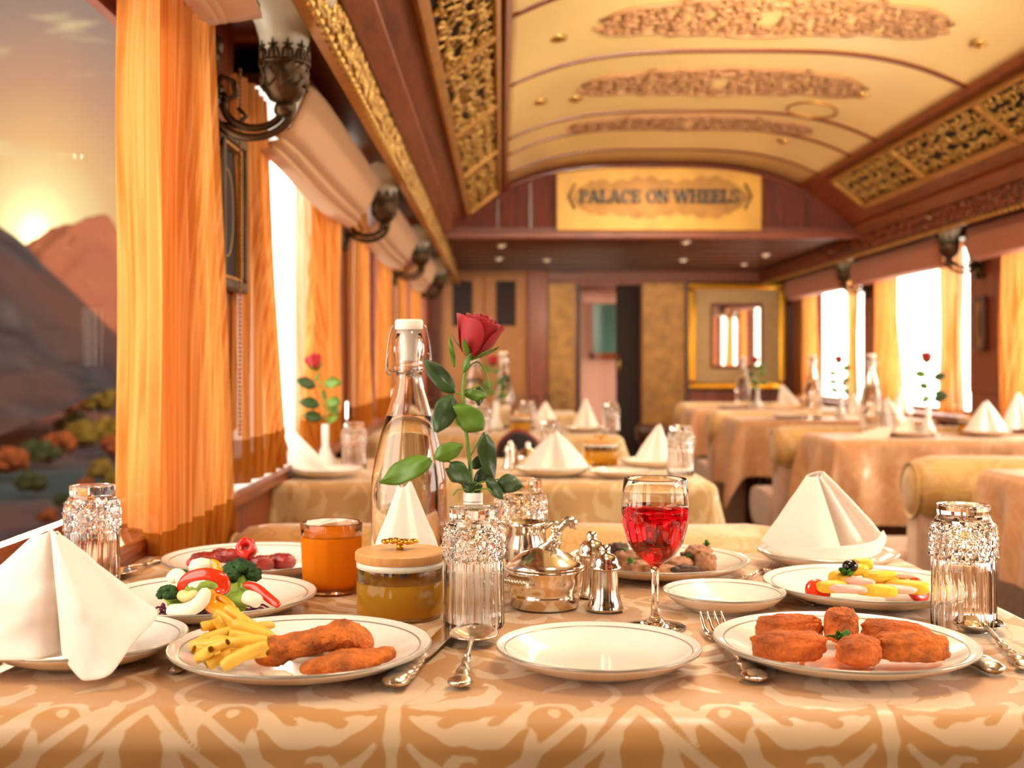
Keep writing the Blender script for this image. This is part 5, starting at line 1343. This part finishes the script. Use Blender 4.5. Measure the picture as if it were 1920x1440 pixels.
# ================================================================== SETTINGS ON THE OTHER TABLES
def far_plate(label, px, Y, r=.095, group=None): return dup(PE, (X(px, Y), Y, Z0), label=label, scale=(r/.097,)*3)
far_plate('white plate under the leaning napkin on the second left table', 612, 2.97)
far_plate('white plate under the centre napkin of the second left table', 1036, 3.0, .10)
far_plate('empty white plate right of the centre on the second left table', 1165, 2.96, .08)
far_plate('white plate under the fanned napkin on the second left table', 1222, 3.25, .09)
far_plate('white plate on the third left table', 1095, 4.9)
far_plate('white plate in front of the bottle on the right window table', 1705, 4.58)
far_plate('white plate under the napkin at the right edge, right window table', 1850, 4.62)
far_plate('white plate beside the bottle on the middle right table', 1480, 6.05)
far_plate('white plate on the near corner of the farthest right table', 1372, 7.35)
def small_nap(label, px, Y, w, h, seed, dx=0., z=.022, lean=0.):
    L = [(-w,-.01,0),(-w*.45,-w*.55,-.0),(0,-w*.35,0),(w*.35,-w*.6,0),(w,-.0,0),(w*.5,w*.5,0),(-w*.5,w*.5,0)]
    return napkin(label, (X(px, Y), Y, Z0+z), L, (dx, lean, h), closed=True, curl=.08, wr=.002, seed=seed, n=48, m=12, top=.06)
napkin('white napkin leaning to the left on the second left table beside the white vase', (X(585, 2.97), 2.97, Z0+.020),
       [(.055,-.03,0),(.03,-.045,0),(-.02,-.02,0),(-.05,.0,0),(-.03,.03,0),(.03,.02,0)], (-.062,.01,.105), closed=True, n=48, m=12, curl=.02, top=.16, seed=9)
small_nap('cream napkin folded to a peak at the centre of the second left table', 1040, 3.0, .088, .088, 2, -.0)
small_nap('cream fanned napkin left of the tumbler on the second left table', 1225, 3.25, .055, .095, 4, .015)
small_nap('pink-cream napkin peak on the third left table', 1098, 4.9, .055, .115, 5)
small_nap('shadowed cream napkin on the third left table behind the amber pot', 1022, 5.0, .06, .10, 6)
small_nap('white napkin with a deep fold on the right window table, near the right edge', 1848, 4.62, .088, .115, 7)
small_nap('white napkin peak cut by the right edge of the view', 1908, 4.72, .075, .145, 8)
small_nap('white napkin behind the bottle on the right window table', 1675, 4.80, .08, .12, 9, -.03)
small_nap('white pointed napkin at the right of the middle right table', 1602, 6.05, .055, .11, 10)
small_nap('white napkin at the window side of the middle right table', 1690, 6.2, .07, .13, 11)
small_nap('white slanting napkin on the farthest right table', 1480, 7.35, .075, .13, 12, -.05)
def fg(label, px, Y, h=1.): return gl(label, X(px, Y), Y, h)
fg('cut tumbler beside the white vase on the second left table', 664, 3.20, .97)
fg('cut tumbler behind the cream napkin peak on the second left table', 1032, 3.4, .95)
fg('cut tumbler near the right corner of the second left table', 1276, 3.02, .97)
fg('cut tumbler right of the napkin peak on the third left table', 1146, 4.8, .95)
fg('cut tumbler at the left of the third left table', 905, 4.85, .95)
fg('cut tumbler beside the rose of the third left table', 990, 5.1, .95)
def tumbler(label, px, Y, s=1., group='plain tumblers'):
    t = thing('tumbler', label, 'drinking glass', (X(px, Y), Y, Z0), 0, group); t.scale = (s,)*3
    MB().lathe([(0,0),(.028,0),(.031,.004),(.033,.05),(.034,.105),(.0325,.1055),(.031,.06),(.0285,.012),(0,.011)], 28).build('glass', M['thin_glass'], t); return t
tumbler('plain clear tumbler at the left of the farthest left table', 1000, 6.6)
tumbler('plain clear tumbler in the middle of the farthest left table', 1030, 6.8)
tumbler('tall clear tumbler at the right of the farthest left table', 1052, 6.95, 1.15)
tumbler('clear tumbler near the bottle neck on the farthest left table', 975, 6.7)
tumbler('clear tumbler left of the farthest right table', 1410, 7.3, 1.05)
tumbler('clear tumbler in the middle of the farthest right table', 1440, 7.4, 1.1)
tumbler('clear tumbler left of the rose on the middle right table', 1555, 5.98, 1.05)
tumbler('clear tumbler beside the rose on the middle right table', 1578, 6.06, 1.05)
tumbler('clear tumbler next to the bottle on the right window table', 1665, 4.6, .9)
tumbler('clear tumbler in front of the rose on the right window table', 1718, 4.55, .75)
tumbler('wide clear tumbler right of the rose on the right window table', 1785, 4.75, 1.0)
bottle('water bottle on the third left table, behind the big rose stem', X(890, 5.1), 5.1, 1.)
bottle('water bottle just right of the small rose on the third left table', X(944, 5.2), 5.2, .98)
bottle('tall water bottle on the right window table', X(1634, 4.66), 4.66, .94)
bottle('tall water bottle on the middle right table', X(1524, 6.05), 6.05, .95)
bottle('water bottle on the farthest right table in front of the mirror', X(1393, 7.45), 7.45, .95)
honey('amber honey pot with gold knob on the second left table', X(1127, 3.33), 3.33, .95)
honey('amber honey pot on the third left table, behind the napkins', X(975, 4.95), 4.95, .9)
honey('yellow topped honey pot at the window side of the right window table', X(1818, 4.76), 4.76, .9)
honey('yellow topped honey pot on the farthest right table', X(1502, 7.5), 7.5, .95)
shaker('golden-looking shaker on the second left table', X(957, 3.2), 3.2, 1.0)
t = thing('sugar_pot', 'golden-looking lidded pot with a small finial on the second left table', 'pot', (X(990, 3.2), 3.2, Z0))
MB().lathe([(0,0),(.024,0),(.03,.01),(.034,.028),(.035,.036),(.032,.037),(0,.02)], 36).build('bowl', M['silver'], t)
MB().lathe([(.034,.0375),(.024,.048),(.01,.055),(.005,.060),(.0075,.066),(.005,.073),(0,.075)], 30).build('lid', M['silver'], t)
mb = MB(); mb.prism([(-.09,0),(.06,0),(.085,.045),(-.01,.03)], lambda u, v, w: (u, w*1.+v*.3, v), .003)
tag(mb.build('folded_menu', M['paper'], loc=(X(1640, 4.5), 4.52, Z0), smooth=False), 'tan folded menu lying at the near corner of the right window table', 'menu')
mb = MB(); mb.prism([(-.06,0),(.06,0),(.045,.085),(.02,.06)], lambda u, v, w: (u, w+v*.2, v), .003)
tag(mb.build('folded_menu', M['paper'], loc=(X(1690, 4.62), 4.62, Z0), smooth=False), 'tan menu card propped between the bottle and the rose on the right window table', 'menu')
laid(spoon, 'spoon lying in front of the rose on the right window table', (1745,822), (1775,816), .5, sc=.9)

# ================================================================== OUTSIDE THE LEFT WINDOW
def hill(name, prof, Y, depth, mat, z0=-3., seed=1, kind=True):
    pts = [(X(px, Y), EYE+(680-py)*Y/2200) for px, py in prof]
    cs = catmull([(a, b, 0) for a, b in pts], 60)
    def fn(u, v):
        p = cs[round(u*60)]; fall = v
        z = lerp(p.y, z0, smooth(fall)**.9); nz = noise.fractal(Vector((p.x*.25, v*5+seed, z*.2)), .9, 2, 5)
        rid = abs(noise.noise(Vector((p.x*.5+v*2.2, seed, v*1.2))))
        return (p.x*(1-.55*v*0), Y-depth*v, z+nz*(p.y-z0)*.06*math.sin(PI*v)-rid*(p.y-z0)*.22*math.sin(PI*v))
    o = MB().grid(fn, 60, 50).build(name, mat); o['kind'] = 'structure'; return o
def earth(name, cols, sc, rough=.95, bump=.6):
    m, t, b, o = newmat(name); f = t.noise(sc, 6, t.coords((1,1,1)), .6); g = t.noise(sc*.2, 3, t.coords((1,1,1)))
    c = t.ramp(f, [(.3, srgb(cols[0])), (.55, srgb(cols[1])), (.7, srgb(cols[2]))]); c = t.mix(t.ramp(g, [(.4,(0,0,0)),(.6,(1,1,1))]), c, srgb(cols[3]))
    pset(b, color=c, rough=rough, spec=0., normal=t.bump(f, bump, .5)); return m
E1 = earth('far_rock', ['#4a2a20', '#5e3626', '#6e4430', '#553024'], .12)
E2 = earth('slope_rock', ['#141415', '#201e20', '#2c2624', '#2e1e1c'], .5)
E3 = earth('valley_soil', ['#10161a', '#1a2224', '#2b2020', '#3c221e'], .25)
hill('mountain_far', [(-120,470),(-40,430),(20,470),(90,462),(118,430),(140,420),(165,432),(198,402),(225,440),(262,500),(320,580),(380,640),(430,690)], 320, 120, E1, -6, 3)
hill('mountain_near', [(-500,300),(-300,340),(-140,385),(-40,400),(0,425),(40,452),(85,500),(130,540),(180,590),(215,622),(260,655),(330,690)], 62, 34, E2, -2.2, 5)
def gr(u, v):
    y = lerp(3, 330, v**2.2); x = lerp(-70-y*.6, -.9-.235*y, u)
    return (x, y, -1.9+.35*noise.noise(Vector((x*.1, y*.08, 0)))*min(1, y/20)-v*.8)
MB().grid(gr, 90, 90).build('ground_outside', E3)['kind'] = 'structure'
bm = plain('autumn_bush', '#4a3814', .9, .6, 3, .8, 8, .2, spec=0.)
bm2 = plain('green_bush', '#1e2618', .9, .5, 3, .8, 8, .2, spec=0.)
bm3 = plain('rust_bush', '#5a2c18', .9, .5, 3, .8, 8, .2, spec=0.)
protos = []
for i, mt in enumerate((bm, bm2, bm3)):
    mb = MB(); rr = random.Random(i)
    for k in range(22):
        a = rr.uniform(0, 6.28); e = rr.uniform(0, 1.3); q = rr.uniform(.3, .8)
        mb.blob((q*math.cos(a)*math.cos(e), q*math.sin(a)*math.cos(e), .45+.75*q*math.sin(e)), .34, .34, .30, amp=.7, fr=3, seed=k+i*9, nu=12, nv=8)
    protos.append(mb)
BU = [(130,690,24,.8,0),(175,700,22,.9,0),(120,740,20,.8,2),(140,775,19,.7,1),(40,760,26,1.,1),(70,830,17,.8,1),(150,790,16,.7,0),(172,800,17,.8,0),(205,790,18,.8,0),(215,815,15,.7,2),(110,810,20,.7,2),(20,850,14,.9,2),(55,880,13,.7,1),(185,860,12.5,.7,0),(160,880,12,.5,2),(215,880,12,.6,0),(120,905,11.5,.45,1),(195,920,11,.5,0),(90,935,11,.5,2),(210,950,10.5,.4,2),(150,960,10.5,.35,1)]
first = {}
for i, (px, py, Y, s, k) in enumerate(BU):
    z = -1.9; Yb = (EYE-z+0)*2200/(py+35-680) if py+35 > 720 else Y
    Yb = min(Yb, 70)
    nm = 'desert bush seen through the left window on the valley floor, ' + ('ochre', 'dark green', 'rust coloured')[k]
    if k not in first: o = protos[k].build('bush', (bm, bm2, bm3)[k]); first[k] = o
    else: o = first[k].copy(); COL.objects.link(o)
    o.location = (X(px, Yb), Yb, -2.05); sc = s*Yb/24*.55; o.scale = (sc, sc, sc*.95); o.rotation_euler = (0, 0, i*1.7)
    tag(o, nm, 'bush', ('ochre', 'dark green', 'rust')[k]+' bushes in the valley')

# ================================================================== SKY, LAMPS, CAMERA
w = bpy.data.worlds.new('sky'); SC.world = w; w.use_nodes = True; t = NT(w.node_tree); t.n.clear()
tc = t.node('ShaderNodeTexCoord'); sx = t.node('ShaderNodeSeparateXYZ'); t.l.new(tc.outputs['Generated'], sx.inputs[0])
vx, vy, vz = sx.outputs
ys = t.math('MAXIMUM', vy, .02); az = t.math('DIVIDE', vx, ys); el = t.math('DIVIDE', vz, ys)
da = t.math('MULTIPLY', t.math('SUBTRACT', az, -.398), 1.25); de = t.math('SUBTRACT', el, .108)
dist = t.math('SQRT', t.math('ADD', t.math('MULTIPLY', da, da), t.math('MULTIPLY', de, de)))
rim = t.ramp(t.math('MULTIPLY', dist, 3.), [(0, (4,3.2,1.8)), (.07, (1.8,1.45,.7)), (.14, (1.1,.88,.42)), (.25, (.92,.54,.24)), (.4, (.66,.36,.22)), (.6, (.40,.27,.22)), (.95, (.25,.22,.25))])
mp = t.node('ShaderNodeCombineXYZ'); t.l.new(t.math('MULTIPLY', az, 9.), mp.inputs[0]); t.l.new(t.math('MULTIPLY', el, 42.), mp.inputs[1])
cn = t.noise(1.1, 5, mp.outputs[0], .55)
cl_ = t.ramp(cn, [(.60, (0,0,0)), (.70, (1,1,1))])
sun_sky = t.mix(t.math('MULTIPLY', cl_, .55), rim, (1.0,.80,.42,1))
white = (1.0,.92,.82,1)
wm = t.ramp(t.math('MULTIPLY_ADD', az, 1., 1.), [(.69, (0,0,0)), (.78, (1,1,1))])
back = t.math('LESS_THAN', vy, .02)
mask = t.math('MAXIMUM', wm, back)
STR_W = 6.0
wh_ = t.mix(1., white, (STR_W,)*3+(1,), 'MULTIPLY')
fin = t.mix(mask, sun_sky, wh_)
bg = t.node('ShaderNodeBackground', i_Color=fin, i_Strength=1.0); ow = t.node('ShaderNodeOutputWorld'); t.l.new(bg.outputs[0], ow.inputs[0])
def lamp(name, kind, loc, energy, color, **k):
    l = bpy.data.lights.new(name, kind); l.energy = energy; l.color = color
    for a, b in k.items(): setattr(l, a, b)
    o = bpy.data.objects.new(name, l); COL.objects.link(o); o.location = loc; return o
# low sun over the far hills
s = lamp('low_sun', 'SUN', (0,0,5), 2.0, (1.,.72,.42), angle=.02); s.rotation_euler = Vector((-.398,1,.2)).to_track_quat('Z', 'Y').to_euler()
# bright overcast daylight from the right side windows
s2 = lamp('hazy_daylight', 'SUN', (0,0,5), 3.5, (1.,.90,.80), angle=.35); s2.rotation_euler = Vector((1.,-.25,.42)).to_track_quat('Z', 'Y').to_euler()
# added fill lights under the vault, without any lamp body
for (x, y, ee) in ((XC, .6, 9), (XC, 1.9, 9)):      # added spots, out of view, that brighten the vault
    o = lamp('vault_fill', 'AREA', (x, y, EYE+.62), ee, (1.,.86,.64), shape='DISK', size=.3, spread=math.radians(50))
    o.rotation_euler = (Vector((XC, y+3.6, EYE+1.2))-Vector((x, y, EYE+.62))).to_track_quat('-Z', 'Y').to_euler()
for i, y in enumerate((.9, 1.85, 2.8)):
    a = lamp('overhead_fill', 'AREA', (XC if y > 1 else .35, y, EYE+1.06 if y > 1 else EYE+.98), 10, (1.,.84,.68), shape='DISK', size=.34)  # added area light that brightens the near tables from above
for i, y in enumerate((3.72, 4.6, 5.9)): lamp('overhead_fill', 'AREA', (XC, y, EYE+1.04), 7, (1.,.80,.58), shape='DISK', size=.2)  # same added fill, farther down the carriage
for i, (x, y) in enumerate(((.2,7.0),(1.3,7.0),(.2,8.2),(1.3,8.2))): lamp('soffit_lamp', 'AREA', (x, y, ZC-.03), 5, (1.,.72,.42), shape='DISK', size=.06)
# camera
cd = bpy.data.cameras.new('camera'); cam = bpy.data.objects.new('camera', cd); COL.objects.link(cam)
cam.location = (0, 0, EYE); cam.rotation_euler = (PI/2, 0, 0); cd.sensor_width = 36; cd.lens = 2200/1920*36
cd.shift_x = 20/1920; cd.shift_y = -40/1920; cd.clip_start = .05; cd.clip_end = 1000
cd.dof.use_dof = True; cd.dof.focus_distance = 1.25; cd.dof.aperture_fstop = 5.6
SC.camera = cam
vs = SC.view_settings; vs.view_transform = 'Standard'; vs.look = 'None'; vs.exposure = 0.; vs.gamma = 1.; vs.use_curve_mapping = False
cy = SC.cycles; cy.max_bounces = 14; cy.transmission_bounces = 14; cy.transparent_max_bounces = 12; cy.diffuse_bounces = 4; cy.glossy_bounces = 4
cy.sample_clamp_indirect = 6.; cy.caustics_refractive = True; cy.caustics_reflective = False
